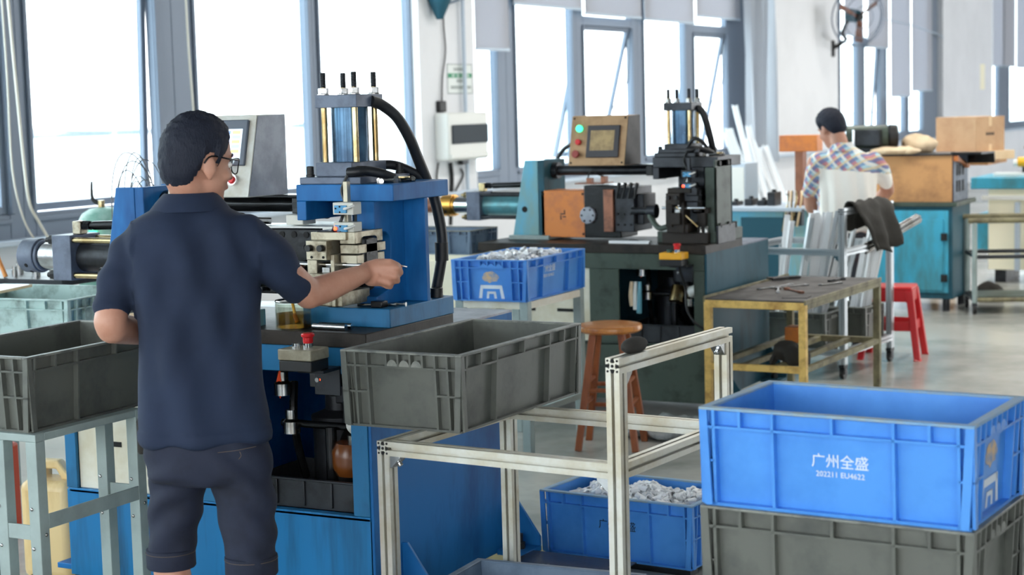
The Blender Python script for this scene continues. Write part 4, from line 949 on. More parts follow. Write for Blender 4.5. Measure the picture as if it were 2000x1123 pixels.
for k, (x_, y_, a_, L_) in enumerate(((-.10, .19, .25, .10), (-.075, .21, .22, .10), (-.03, .235, .15, .06))):
    b = B().cyl((-L_/2, 0, .005), (L_/2, 0, .005), .005, n=8).cyl((L_/2-.004, 0, .005), (L_/2+.003, 0, .005), .008, n=8)
    o = b.obj('hex_key', 'steel'); o.location = wp(x_, y_, 1.0685); o.rotation_euler = (0, 0, a_)
    tag(o, 'small steel rod tool on the blue table plate, %s of the three' % ('leftmost', 'middle', 'rightmost')[k], 'tool', 'rod tools on the table plate')
o = B().box(-.022, .022, -.02, .02, 0, .022).obj('small_block', 'black_oil', None, .003); o.location = wp(-.065, .18, 1.0685); tag(o, 'small black block beside the rod tools on the table plate', 'block')
tag(B().box(-4.40, -2.78, 4.45, 5.95, .0, .006).obj('floor_board', 'olive'), 'thin olive yellow board on the floor under the blue machine', 'board')
# tray edge behind the rack foot
t = thing('angle_guard', 'low black sheet steel angle on the floor behind the rack', 'guard', (-2.66, 5.33, 0), math.radians(-2))
B().box(-.22, .20, -.02, -.012, .02, .10).box(-.22, .20, -.02, .22, .095, .10).obj('sheet', 'black_oil', t, .002)
for x_ in (-.2, .17): B().box(x_, x_+.03, -.012, .2, 0, .02).obj('runner', 'steel_dark', t)
# ================================================================== stands, racks, stools
def ext(b, p, q, s=.02):
    """square slotted aluminium profile from p to q"""
    p = Vector(p); q = Vector(q); d = (q-p).normalized()
    a = Vector((0, 0, 1)) if abs(d.z) < .5 else Vector((1, 0, 0)); c = d.cross(a)
    k = s/.02; prof = []
    for i in range(4):
        t = i*PI/2
        for u, v in ((s, -s), (s, -.0045*k), (s-.0075*k, -.0045*k), (s-.0075*k, -.008*k), (s-.012*k, -.005*k), (s-.012*k, .005*k), (s-.0075*k, .008*k), (s-.0075*k, .0045*k), (s, .0045*k)):
            prof.append((u*math.cos(t)-v*math.sin(t), u*math.sin(t)+v*math.cos(t)))
    A = [b.bm.verts.new(p+a*u+c*v) for u, v in prof]; C = [b.bm.verts.new(q+a*u+c*v) for u, v in prof]
    n = len(prof)
    for i in range(n):
        j = (i+1) % n; b.bm.faces.new((A[i], A[j], C[j], C[i]))
    b.bm.faces.new(A[::-1]); b.bm.faces.new(C)
    return b
def bores(parent, c, axis, s=.02):
    q = B(); u = {'x': ((0, 1, 0), (0, 0, 1)), 'y': ((1, 0, 0), (0, 0, 1))}[axis]
    for i in (-1, 0, 1):
        for j in (-1, 0, 1):
            e = Vector(c)+Vector(u[0])*i*.0138+Vector(u[1])*j*.0138; r = .0032 if i*j else (.0042 if (i, j) == (0, 0) else .0050)
            disc(q, e, r, axis, .0012, 10)
    return q.obj('end_bore', 'hole', parent)
def rack(name, lab, loc, rz, Lx, Ly, zs, zt, m, casters=False, low=.14):
    t = thing(name, lab, 'rack', loc, rz)
    z0 = .09 if casters else 0
    posts = [(0, 0, zs-.04), (Lx, 0, zt-.04), (0, Ly, zs-.04), (Lx, Ly, zt-.04)]
    for x, y, h in posts: ext(B(), (x, y, z0), (x, y, h)).obj('post', m, t)
    ext(B(), (.02, 0, zs-.02), (Lx-.02, 0, zs-.02)).obj('shelf_rail', m, t)
    ext(B(), (.02, Ly, zs-.02), (Lx-.02, Ly, zs-.02)).obj('shelf_rail', m, t)
    ext(B(), (Lx, .02, zs-.02), (Lx, Ly-.02, zs-.02)).obj('shelf_rail', m, t)
    f = ext(B(), (0, -.02, zs-.02), (0, Ly+.02, zs-.02)).obj('shelf_rail', m, t); bores(f, (0, -.0212, zs-.02), 'y')
    r = ext(B(), (Lx, -.02, zt-.02), (Lx, Ly+.02, zt-.02)).obj('top_rail', m, t); bores(r, (Lx, -.0212, zt-.02), 'y')
    for y in (0, Ly): ext(B(), (.02, y, low), (Lx-.02, y, low)).obj('lower_rail', m, t)
    for x in (0, Lx): ext(B(), (x, .02, low), (x, Ly-.02, low)).obj('lower_rail', m, t)
    # corner brackets
    for (x, y, z, ax, sg) in ((.02, 0, zs-.04, 'y', 1), (Lx, .02, zt-.04, 'x', 1), (Lx, Ly-.02, zt-.04, 'x', -1), (Lx-.02, 0, zs-.04, 'y', -1)):
        b = B()
        if ax == 'y': b.prism([(x, z), (x+sg*.035, z), (x+sg*.035, z-.006), (x+sg*.006, z-.035), (x, z-.035)], 'y', y-.017, y+.017)
        else: b.prism([(y, z), (y+sg*.035, z), (y+sg*.035, z-.006), (y+sg*.006, z-.035), (y, z-.035)], 'x', x-.017, x+.017)
        g = b.obj('corner_bracket', 'steel', t, .001)
        e = Vector((x+sg*.02, y, z-.02)) if ax == 'y' else Vector((x, y+sg*.02, z-.02)); dirn = Vector((sg, 0, -1)) if ax == 'y' else Vector((0, sg, -1))
        B().cyl(e+dirn.normalized()*.002, e+dirn.normalized()*.011, .007, n=10).obj('bracket_bolt', 'chrome', g)
    if casters:
        for x, y, h in posts:
            w = B().cyl((x-.012, y, .037), (x+.012, y, .037), .037, n=18).obj('caster_wheel', 'black', t)
            B().box(x-.018, x+.018, y-.03, y+.03, .07, .09).box(x-.018, x-.014, y-.02, y+.02, .03, .08).box(x+.014, x+.018, y-.02, y+.02, .03, .08).obj('caster_fork', 'steel_dark', w)
    return t
rack('profile_rack', 'aluminium profile rack holding the dark grey crate, with a tall right end', (-2.565, 4.085, 0), math.radians(-4.8), .74, .63, .800, 1.075, 'alu', low=.13)
o = B().ell((0, 0, 0), Matrix.Identity(3), (.024, .060, .022), 18, 10).obj('foam_pad', 'cloth_black'); o.location = (-1.822, 4.128, 1.093); o.rotation_euler = (0, 0, math.radians(-5)); tag(o, 'black fuzzy pad lying on the top rail of the aluminium rack', 'pad')
# left stand
t = thing('crate_stand', 'grey painted square tube stand under the far left crate', 'stand', (-3.63, 3.83, 0))
for x, y in ((0, 0), (0, .45), (-.128, 0), (-.128, .45), (-.47, .0), (-.47, .27)):
    l = B().box(x-.02, x+.02, y-.02, y+.02, 0, .772).obj('leg', 'stand_grey', t, .002)
    if x > -.3:
        for z in (.45, .57, .49): B().ell((x-.008 if z != .49 else x+.021, y-.021 if z != .49 else y+.005, z), Matrix.Identity(3), (.006, .004, .006) if z != .49 else (.004, .006, .006), 10, 6).obj('rivet', 'steel', l)
B().box(.012, .02, .02, .43, .505, .55).obj('side_bar', 'stand_grey', t, .002)
B().box(-.108, -.02, .44, .447, .505, .55).obj('end_bar', 'stand_grey', t, .002); B().box(-.108, -.02, -.018, -.01, .475, .52).obj('end_bar', 'stand_grey', t, .002)
B().box(-.49, .02, -.02, .02, .772, .795).box(-.49, .02, .43, .47, .772, .795).box(-.02, .02, .02, .43, .772, .795).box(-.49, -.45, .02, .43, .772, .795).obj('top_frame', 'stand_grey', t, .002)
# jerrycan
t = thing('jerrycan', 'yellowed plastic jerrycan on the floor behind the left stand', 'jerrycan', (-4.555, 4.90, 0), math.radians(8))
B().box(-.11, .11, -.085, .085, 0, .375).obj('can_body', 'jerry', t, .035, seg=4)
b = B().prism([(-.1, .37), (-.09, .425), (-.06, .445), (.03, .445), (.08, .39), (.08, .37), (.045, .37), (.02, .412), (-.05, .412), (-.065, .37)], 'y', -.022, .022); b.obj('handle', 'jerry', t, .008)
B().cyl((-.075, .055, .37), (-.075, .055, .41), .022).obj('cap', 'jerry', t, .003)
# orange can
t = thing('fuel_can', 'orange red can with a black knob on the floor at far left', 'can', (-5.27, 5.33, 0), .3)
B().box(-.07, .07, -.07, .07, 0, .375).obj('can_body', 'orange2', t, .015); B().cyl((-.035, -.08, .34), (-.035, -.06, .34), .022).cyl((-.035, -.09, .34), (-.035, -.08, .34), .014).obj('knob', 'black', t, .002)
# floor cable loop by the machine foot
tag(B().tube([(-4.66, 5.25, .02), (-4.62, 5.05, .02), (-4.52, 4.62, .02), (-4.3, 4.42, .02), (-3.9, 4.40, .02)], .014, 8).obj('floor_cable', 'hose'), 'black cable looping on the floor by the left foot of the blue machine', 'cable')
# tool bench behind the teal crate
t = thing('tool_bench', 'dark topped bench with small steel parts behind the teal crate', 'bench', (-6.05, 6.45, 0))
B().box(-.45, .35, -.2, .2, .93, .96).obj('bench_top', 'steel_dark', t, .003)
for sx in (-.42, .3):
    for sy in (-.17, .15): B().box(sx, sx+.04, sy, sy+.04, 0, .93).obj('leg', 'stand_grey', t)
for k, (x, y, h, r) in enumerate(((.10, -.1, .11, .020), (.02, -.02, .10, .016), (.17, -.06, .06, .018), (.22, .02, .05, .018), (.27, -.1, .05, .016), (-.1, .0, .07, .018), (-.02, -.12, .05, .014))):
    o = B().lathe([(r, 0), (r, h*.7), (r*.8, h*.72), (r*.8, h)], (0, 0, 0), 14).obj('steel_pin', 'steel'); o.location = (-6.05+x, 6.45+y, .96)
    tag(o, ('tallest upright steel pin on the bench behind the teal crate', 'second tallest upright steel pin, just left of the tallest on the bench', 'short steel pin right beside the tallest pin on the left bench', 'short steel pin, second from the right end of the left bench', 'rightmost short steel pin on the left bench', 'leftmost upright steel pin on the bench at far left', 'short slim pin in the front row between the two tallest, left bench')[k], 'steel pin', 'steel pins standing on the left bench')
b = B().cyl((0, 0, 0), (-.05, 0, .11), .011, .009); o = b.obj('screwdriver', 'wood'); o.location = (-6.08, 6.28, .965); B().cyl((-.05, 0, .11), (-.06, 0, .13), .009, .005).obj('red_tip', 'red', o); tag(o, 'wooden handled tool with a red tip leaning at far left', 'tool')
# gas tank and wire bundle
t = thing('gas_tank', 'green rounded gas tank standing under the left window', 'tank', (-6.19, 7.14, -.036))
B().lathe([(.145, .036), (.15, .056), (.15, 1.16), (.142, 1.21), (.12, 1.25), (.08, 1.275), (.02, 1.285)], (0, 0, 0), 32).obj('shell', 'tank', t)
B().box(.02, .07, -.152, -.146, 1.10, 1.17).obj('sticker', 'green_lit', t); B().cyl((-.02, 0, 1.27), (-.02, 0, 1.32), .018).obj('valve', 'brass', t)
B().tube([(-.03, 0, 1.30), (-.07, -.01, 1.33), (-.07, -.01, 1.42)], (.014, .006), 8).obj('valve_lever', 'black', t)
random.seed(2); t = thing('wire_bundle', 'looped bundle of thin wires standing behind the blue machine', 'wire', (-4.68, 5.62, 0))
for k in range(9):
    u = random.uniform(-.05, .05); w = random.uniform(.05, .12); h = 1.45+random.uniform(0, .17)
    b = B().tube([(-w, u, 0), (-w, u*1.2, 1.1), (-w*.9, u*1.3, h-.12), (-w*.2, u*1.3, h), (w*.7, u, h-.10), (w, u*.8, 1.1), (w*.9, u*.6, 0)], .0022, 5, 5)
    b.obj('wire', 'wire', t)
tag(B().box(-4.05, -3.94, 4.73, 4.79, 1.0052, 1.03).obj('wooden_block', 'card_pale', None, .003), 'pale wooden block on the machine bed beside the worker\'s left arm', 'block')

# wooden stool
t = thing('wooden_stool', 'round varnished wooden stool between the two machines', 'stool', (-3.62, 7.90, 0), .25)
B().lathe([(.02, .585), (.15, .585), (.163, .595), (.165, .61), (.16, .62), (.14, .624), (.02, .622)], (0, 0, 0), 40).obj('seat', 'wood', t)
def leg_at(a): return Vector((.10*math.cos(a), .10*math.sin(a), .585)), Vector((.205*math.cos(a), .205*math.sin(a), 0))
for k in range(4):
    a = PI/4+k*PI/2; p, q = leg_at(a); d = (q-p).normalized(); R = d.to_track_quat('Z', 'Y').to_matrix(); h = (q-p).length/2
    b = B(); s0, s1 = .019, .017
    b.cyl(p, q, .026, .023, 4); b.obj('leg', 'wood_leg', t, .003, smooth=False)
for lv, zz in ((0, .19), (1, .30)):
    for k in range(4):
        p, q = leg_at(PI/4+k*PI/2); p2, q2 = leg_at(PI/4+(k+1)*PI/2); z = zz+.04*(k % 2)
        e = p.lerp(q, 1-z/.585); e2 = p2.lerp(q2, 1-z/.585); B().cyl(e, e2, .011, n=8).obj('rung', 'wood_leg', t)
# crumpled bag on floor
b = B(); b.ell((0, 0, .03), Matrix.Identity(3), (.32, .20, .045), 40, 14)
for v in b.bm.verts: v.co += Vector((0, 0, 1))*(.03*noise.noise(v.co*9)) + v.co.normalized()*.05*noise.noise(v.co*14)
for v in b.bm.verts: v.co.z = max(v.co.z, .001)
o = b.obj('plastic_bag', 'plasticbag', None, 0); o.location = (-3.45, 8.28, 0); tag(o, 'crumpled grey plastic bag on the floor behind the wooden stool', 'bag')

# yellow tool table
t = thing('tool_table', 'worn yellow steel tool table with a dark rubber top', 'table', (-3.375, 8.63, 0), math.radians(-2))
TX, TY, TZ = .53, 1.22, .68
for x in (0, TX):
    for y in (0, TY): B().box(x-.019, x+.019, y-.019, y+.019, 0, TZ-.008).obj('leg', 'yellow_frame' if y == 0 else 'khaki', t, .002)
B().box(.019, TX-.019, -.019, .019, TZ-.048, TZ-.008).obj('front_rail', 'yellow_frame', t, .002); B().box(.019, TX-.019, TY-.019, TY+.019, TZ-.048, TZ-.008).obj('back_rail', 'khaki', t, .002)
for x in (0, TX): B().box(x-.019, x+.019, .019, TY-.019, TZ-.048, TZ-.008).obj('side_rail', 'khaki', t, .002)
B().box(-.012, TX+.012, -.012, TY+.012, TZ-.008, TZ).obj('rubber_top', 'mat_grey', t, .002)
B().box(-.022, -.012, -.02, TY+.02, TZ-.02, TZ+.012).box(TX+.012, TX+.022, -.02, TY+.02, TZ-.02, TZ+.004).obj('edge_angle', 'khaki', t, .002)
B().box(.019, TX-.019, -.015, .015, .30, .335).obj('lower_front_bar', 'yellow_frame', t, .002); B().box(.019, TX-.019, TY-.015, TY+.015, .30, .335).obj('lower_back_bar', 'khaki', t, .002)
for x in (0, .18, .36, TX): B().box(x-.017, x+.017, .02, TY-.02, .302, .33).obj('lower_bar', 'khaki', t, .002)
def wrench(name, lab, loc, rz, L, m='steel', kind=0):
    b = B().box(-L/2+.02, L/2-.02, -.006, .006, .002, .008)
    if kind == 0:
        for sg in (-1, 1):
            b.prism([(sg*(L/2-.026), -.010), (sg*(L/2-.004), -.017), (sg*L/2, -.008), (sg*(L/2-.012), -.005), (sg*(L/2-.012), .005), (sg*L/2, .008), (sg*(L/2-.004), .017), (sg*(L/2-.026), .010)][::sg], 'z', 0, .009)
    else: b.pipe((L/2-.005, 0, 0), (L/2-.005, 0, .012), .018, .009, 12).box(-L/2, -L/2+.05, -.010, .010, 0, .012)
    o = b.obj(name, m, None, .001); o.location = loc; o.rotation_euler = (0, 0, rz); return tag(o, lab, 'tool')
wrench('wrench', 'long open ended wrench lying on the tool table, its head toward the machine', (-3.20, 9.20, .681), 1.25, .30, 'steel')
wrench('wrench', 'second long wrench crossing beside the longest one on the tool table', (-3.13, 9.24, .681), 1.0, .26, 'steel')
wrench('ring_spanner', 'ring spanner at the near middle of the tool table', (-3.12, 9.02, .681), 1.9, .20, 'steel', 1)
wrench('copper_bar', 'copper coloured flat tool among the wrenches', (-3.03, 9.03, .681), 2.3, .22, 'copper', 1)
wrench('wrench', 'short wrench near the right edge of the tool table', (-2.95, 9.42, .681), 1.1, .17, 'steel')
wrench('ring_spanner', 'small ring spanner at the far right of the tool table', (-2.98, 9.62, .681), 1.3, .15, 'steel_dark', 1)
t = thing('adjustable_pliers', 'dark pliers at the back of the tool table', 'pliers', (-3.27, 9.62, .681), .9)
B().tube([(-.12, -.03, .012), (-.03, -.012, .012), (.03, .008, .012), (.08, .012, .012)], .009, 8).obj('jaw_arm', 'steel_dark', t); B().tube([(-.12, .03, .012), (-.03, .012, .012), (.03, -.008, .012), (.08, -.010, .012)], .009, 8).obj('jaw_arm', 'steel_dark', t)
o = B().prism([(-.06, -.06), (.07, -.03), (.06, .07), (-.02, .05)], 'z', 0, .004).obj('sheet_offcut', 'mat_grey'); o.location = (-2.93, 8.76, .6805); tag(o, 'thin metal offcut on the near right corner of the tool table', 'plate')
# rag on the lower shelf
b = B(); b.ell((0, 0, 0), Matrix.Identity(3), (.10, .13, .05), 36, 16)
for v in b.bm.verts: v.co += v.co.normalized()*.07*noise.noise(v.co*9+Vector((3, 1, 2)))
for v in b.bm.verts: v.co.z = max(v.co.z, -.055) if abs(v.co.x) < .10 else v.co.z-.05*abs(v.co.x)/.1
o = b.obj('rag', 'cloth_black'); o.location = (-2.975, 8.86, .365); tag(o, 'black rag heaped on the lower bars of the tool table', 'rag')
o = B().box(-.05, .05, -.05, .05, 0, .09).obj('parts_box', 'orange', None, .004); o.location = (-3.20, 9.55, .331); tag(o, 'small orange box on the lower bars of the tool table', 'box')
# red stool
t = thing('plastic_stool', 'red plastic stool standing behind the rack of white profiles', 'stool', (-3.12, 11.32, 0), math.radians(6))
B().box(-.145, .145, -.13, .13, .45, .48).obj('seat', 'red', t, .012, seg=3)
for sx in (-1, 1):
    for sy in (-1, 1):
        p = Vector((sx*.125, sy*.11, .455)); q = Vector((sx*.185, sy*.165, 0)); b = B()
        b.cyl(p, q, .034, .030, 4); b.cyl(q, q+Vector((sx*.004, sy*.004, .012)), .036, .034, 4); b.obj('leg', 'red', t, .006, smooth=False)
for sy in (-1, 1): B().box(-.15, .15, sy*.138-.006, sy*.138+.006, .19, .25).obj('apron_bar', 'red', t, .003); B().box(-.13, .13, sy*.125-.005, sy*.125+.005, .38, .455).obj('apron', 'red', t, .003)
for sx in (-1, 1): B().box(sx*.155-.006, sx*.155+.006, -.135, .135, .19, .25).obj('apron_bar', 'red', t, .003); B().box(sx*.14-.005, sx*.14+.005, -.115, .115, .38, .455).obj('apron', 'red', t, .003)
# second rack with white profiles
rk = rack('profile_rack', 'aluminium rack on casters full of upright white profiles, before the far worker', (-3.90, 10.38, 0), math.radians(-5), .75, .80, .80, 1.05, 'alu_blue', True, .16)
for k, (x, y) in enumerate(((-3.53, 10.50), (-3.38, 10.86))):
    crate('plastic_crate', ('pale grey crate on the bottom of the profile rack, the nearer of the two', 'grey crate on the bottom of the profile rack, the farther of the two')[k], (x, y, .181), math.radians(-5), L=.56, Wd=.33, H=.22)
random.seed(15)
for k in range(34):
    g = k < 20
    bx, by = (-3.62+random.uniform(-.02, .26), 10.49+random.uniform(-.08, .10)) if g else (-3.30+random.uniform(-.1, .14), 10.86+random.uniform(-.10, .10))
    tx, ty = (bx+.10+random.uniform(-.06, .10)*1.0, by+random.uniform(-.02, .08)) if g else (bx+.10+random.uniform(-.04, .08), by+random.uniform(0, .08))
    z1 = random.uniform(.92, 1.03) if g else random.uniform(.80, 1.0)
    p = Vector((bx, by, .195)); q = Vector((tx, ty, z1)); R = (q-p).normalized().to_track_quat('Z', 'Y').to_matrix() @ Matrix.Rotation(random.uniform(0, 6), 3, 'Z')
    h = (q-p).length/2; b = B(); b.box(-.017, .017, -.010, -.007, -h, h).box(-.017, -.014, -.007, .010, -h, h).box(.014, .017, -.007, .010, -h, h)
    o = b.obj('profile_offcut', 'rodwhite' if k % 4 else 'alu_blue'); o.location = (p+q)/2; o.rotation_euler = R.to_euler()
    tag(o, 'white profile standing upright in the rack before the far worker', 'profile', 'white profiles standing in the caster rack')
p0, p1 = at(1690, 486, 10.95), at(1797, 424, 11.35); d = (p1-p0).normalized(); a = d.orthogonal().normalized(); c = d.cross(a)
for k, (u, v) in enumerate([(i*.021+(j % 2)*.0105-.02, j*.0185-.018) for j in range(3) for i in range(3)]):
    o = B().pipe((0, 0, 0), d*(p1-p0).length*(1-.03*(k % 3)), .0098, .0075, 10).obj('steel_tube', 'steel'); o.location = p0+a*u+c*v
    tag(o, 'thin steel tube in the small bundle poking out under the black cloth', 'tube', 'steel tubes bundled under the black cloth')
# black cloth hanging over the rack's top rail
b = B(); prev = None
for i in range(25):
    s_ = i/24; row = []
    for j in range(15):
        w = j/14-.5
        # profile over the rail (local x across), y along the rail
        if s_ < .35: x = -.02-.05*(1-s_/.35)*.5; z = 1.075-.17*(1-s_/.35)**1.1
        elif s_ < .45: x = -.02+.045*(s_-.35)/.1; z = 1.078+.006*math.sin((s_-.35)*31)
        else: x = .026+.13*((s_-.45)/.55)**.7; z = 1.075-.31*((s_-.45)/.55)*(1-.22*abs(w+.1))
        y = .40+w*(.62-.15*abs(s_-.4))
        f = .024*math.sin(w*16+s_*3)*(abs(s_-.4)*1.8)+.02*noise.noise(Vector((w*5, s_*6, 1)))
        row.append(b.bm.verts.new((x+f, y, z+.008*math.sin(w*23))))
    if prev:
        for j in range(14): b.bm.faces.new((prev[j], prev[j+1], row[j+1], row[j]))
    prev = row
o = b.obj('work_cloth', 'cloth_black'); so = o.modifiers.new('s', 'SOLIDIFY'); so.thickness = .008; o.location = (-3.90, 10.38, 0)
o.rotation_euler = (0, 0, math.radians(-5)); o.location = Vector((-3.90, 10.38, 0)) + Matrix.Rotation(math.radians(-5), 3, 'Z') @ Vector((.75, 0, 0))
tag(o, 'dark olive black cloth draped over the top rail of the far rack', 'cloth')

# ================================================================== background machines
t = thing('bench_press', 'grey green machine bench with a pale top in front of the far worker', 'machine', (-4.45, 12.45, 0))
B().box(-.30, .28, -.25, .4, 0, .905).obj('bench_body', 'sky', t, .005); B().box(-.05, .28, -.262, -.25, .1, .86).obj('side_door', 'teal', t, .003)
B().box(-.34, .42, -.28, .44, .905, .935).obj('bench_top', 'frame_light', t, .003)
B().box(.30, .36, -.05, .05, .935, 1.335).obj('press_column', 'copper', t, .003)
B().box(.19, .48, -.08, .06, 1.335, 1.455).obj('orange_cover', 'orange', t, .004)
for k, (x, h) in enumerate(((-.2, .03), (-.08, .05), (.02, .04), (.10, .10))): B().box(x, x+.06, -.1, .05, .935, .935+h).lathe([(.02, .935+h), (.016, .955+h)], (x+.03, -.03, 0), 10).obj('fixture', 'steel_dark', t, .003)
random.seed(8)
for k in range(7):
    x = .30+random.uniform(-.03, .10); B().tube([(x, -.2, 1.05), (x+.02, -.27, .98), (x+random.uniform(-.03, .03), -.26, .78+random.uniform(-.05, .05))], .007, 6).obj('hanging_cord', ('steel', 'brass', 'card_pale', 'black')[k % 4], t)
B().box(.30, .42, -.26, -.2, .80, .92).obj('cord_hook', 'steel_dark', t)
t = thing('control_cabinet', 'pale grey cabinet standing behind the second machine', 'cabinet', (-4.93, 13.3, 0))
B().box(-.1, .1, -.1, .2, 0, 1.22).obj('cabinet_body', 'frame_light', t, .005); B().box(-.09, .09, -.108, -.1, .1, 1.19).obj('door', 'boxwhite', t, .003)

t = thing('cutting_machine', 'turquoise machine with a plywood guard and a black motor, right of the far worker', 'machine', (-3.33, 13.83, 0))
b = B().box(-1.2, 0, 0, .6, .10, .84); b.obj('machine_frame', 'teal', t, .004)
B().box(-1.15, -.03, -.012, 0, .15, .81).obj('front_panel', 'tealtop', t, .003)
d = B().box(-.44, -.07, -.024, -.012, .17, .74).obj('door', 'tealtop', t, .004)
for z in (.27, .60): B().box(-.085, -.035, -.04, -.02, z-.03, z+.03).obj('hinge', 'black', d, .003)
B().box(-1.25, .04, -.03, .64, .84, .875).obj('machine_top', 'greengrey', t, .004)
for x in (-1.15, -.06):
    for y in (.04, .54): B().cyl((x, y, 0), (x, y, .10), .03).obj('foot', 'steel_dark', t)
B().box(-.95, -.005, .0, .018, .875, 1.245).obj('plywood_guard', 'ply', t, .002)
B().box(-.9, -.005, .018, .5, .875, 1.245).obj('housing', 'steel_dark', t, .003)
sp = B().box(-.005, .005, .02, .5, .875, 1.24).obj('side_plate', 'plate_gray', t, .002)
for z in (.95, 1.08): 
    for y in (.1, .19, .3): B().box(.005, .008, y, y+.05, z, z+.09).obj('vent_slot', 'hole', sp)
b = B().prism([(.02, 1.27), (.50, 1.26), (.52, 1.17), (.50, 1.165), (.48, 1.245), (.02, 1.25)], 'x', -.02, .22); b.obj('tilted_lid', 'black_oil', t, .002)
B().prism([(.02, 1.20), (.42, 1.16), (.42, 1.13), (.02, 1.24)], 'x', .0, .04).obj('lid_stay', 'orange', t)
B().box(-1.0, .0, -.02, .52, 1.245, 1.26).obj('upper_plate', 'steel_dark', t, .002)
mt = B().cyl((-.88, .05, 1.40), (-.56, .15, 1.40), .095, n=28).obj('motor', 'greengrey', t, .006); B().cyl((-.56, .15, 1.40), (-.48, .175, 1.40), .10, .092, 28).obj('fan_cover', 'black', mt, .02); B().box(-.78, -.58, -.02, .06, 1.33, 1.46).obj('terminal_box', 'steel_dark', mt, .005)
B().box(-.82, -.56, .04, .2, 1.26, 1.31).obj('motor_foot', 'steel_dark', t); B().cyl((-.79, -.03, 1.262), (-.79, -.03, 1.46), .012).obj('clamp_bolt', 'chrome', t)
t = thing('storage_bench', 'wooden bench behind the plywood guarded machine, carrying the cartons', 'bench', (-3.9, 15.1, 0))
B().box(-.8, .62, -.25, .5, 1.125, 1.16).obj('bench_top', 'ply', t)
for x in (-.75, .12):
    for y in (-.2, .4): B().box(x, x+.06, y, y+.06, 0, 1.125).obj('leg', 'ply', t)
def carton(lab, loc, rz, sx, sy, sz, m='card', prn=False):
    t = thing('cardboard_box', lab, 'box', loc, rz)
    B().box(-sx/2, sx/2, -sy/2, sy/2, 0, sz).obj('carton', m, t, .003)
    B().box(-.02, .02, -sy/2-.0006, sy/2+.0006, sz*.99, sz+.0008).box(sx/2-.0002, sx/2+.0008, -.02, .02, sz*.72, sz).box(sx/2-.0002, sx/2+.0008, -.02, .02, 0, sz*.2).obj('tape', 'card_pale', t)
    if prn:
        q = B()
        for k in range(4): q.box(sx/2, sx/2+.0009, -.06+k*.03, -.06+k*.03+.022, sz*.46, sz*.54)
        q.obj('printed_text', 'steel_brown', t)
    return t
carton('large cardboard box with a dark printed side, on the far bench', (-3.52, 15.25, 1.235), math.radians(-24), .42, .40, .295, 'card', True)
carton('flat cardboard box underneath the large cardboard box', (-3.48, 15.30, 1.16), math.radians(-20), .50, .42, .075, 'card_pale')
for k, (px, py, d, s, lab) in enumerate(((1797, 276, 14.15, (.15, .12, .085), 'pale lumpy sack left of the large cardboard box'), (1740, 292, 14.0, (.17, .14, .035), 'flat pale sack on top of the plywood guarded machine'), (1770, 294, 13.95, (.11, .09, .03), 'small flat sack in front of the lumpy sack on the plywood guarded machine'))):
    c = at(px, py, d); b = B(); b.ell((0, 0, 0), Matrix.Identity(3), s, 32, 14)
    for v in b.bm.verts: v.co += v.co.normalized()*.03*noise.noise(v.co*12+Vector((k, 0, 0))); v.co.z = max(v.co.z, -s[2]*.8)
    base = 1.26
    o = b.obj('sack', 'bag'); o.location = (c.x, c.y, base+s[2]*.8); tag(o, lab, 'sack')
# right hand bench
t = thing('turquoise_bench', 'turquoise topped bench with a pale yellow cabinet at the right edge', 'bench', (-3.70, 16.05, 0))
B().box(0, 1.6, 0, .8, .86, .965).obj('bench_tray', 'tealtop', t, .008)
B().box(.15, 1.6, .05, .75, .12, .86).obj('cabinet_body', 'creamcab', t, .004); B().box(.10, 1.6, .0, .05, .76, .80).obj('cabinet_ledge', 'boxwhite', t, .003)
B().box(.02, .15, .1, .7, .3, .62).obj('side_panel', 'tealtop', t, .003)
for x in (.4, .6): B().box(x, x+.04, -.02, .05, .12, .74).obj('upright_bar', 'frame_light', t, .002)
for x in (.2, 1.4): B().box(x, x+.1, .1, .7, 0, .12).obj('foot', 'steel_dark', t)
t = thing('spindle_unit', 'dark machine head with an orange knob on the turquoise bench', 'machine', (-3.30, 16.35, .965))
B().box(0, .7, 0, .3, 0, .17).box(.05, .6, .02, .25, .17, .22).obj('unit_body', 'steel_dark', t, .006); B().cyl((-.03, -.02, .13), (.04, -.02, .13), .045).obj('orange_knob', 'yellow', t, .004); B().cyl((-.07, -.02, .12), (-.03, -.02, .12), .03).obj('pale_cap', 'boxwhite', t, .003)
B().box(-.25, .05, -.05, .1, 0, .03).obj('pale_pad', 'boxwhite', t, .004); B().cyl((.02, 0, .26), (.3, .02, .27), .012).obj('red_lever', 'copper', t)
for x in (.1, .35): B().cyl((x, 0, .02), (x, -.06, .02), .025).obj('dial', 'plate_gray', t)
# tube cart
t = thing('tube_cart', 'beige tubular cart on casters at the right edge', 'cart', (-3.135, 13.74, 0), math.radians(20))
for x in (0, .9):
    for y in (0, .5):
        B().cyl((x, y, .08), (x, y, .72), .02, n=14).obj('post', 'stand_grey', t); w = B().cyl((x-.014, y, .035), (x+.014, y, .035), .035, n=16).obj('caster_wheel', 'black', t); B().box(x-.02, x+.02, y-.02, y+.02, .06, .085).obj('caster_fork', 'steel_dark', w)
for y in (0, .5): B().cyl((-.05, y, .735), (.95, y, .735), .022, n=14).obj('top_tube', 'khaki', t); B().cyl((.02, y, .45), (.88, y, .45), .016).obj('middle_tube', 'steel_dark', t); B().cyl((.02, y, .11), (.88, y, .11), .018).obj('bottom_tube', 'khaki', t)
for x in (0, .9): B().cyl((x, .02, .45), (x, .48, .45), .016).obj('cross_tube', 'steel_dark', t); B().cyl((x, .02, .11), (x, .48, .11), .018).obj('cross_tube', 'steel_dark', t)
B().box(.01, .89, .02, .48, .115, .135).obj('bottom_shelf', 'greengrey', t, .002)
b = B(); b.ell((0, 0, 0), Matrix.Identity(3), (.12, .1, .09), 24, 12)
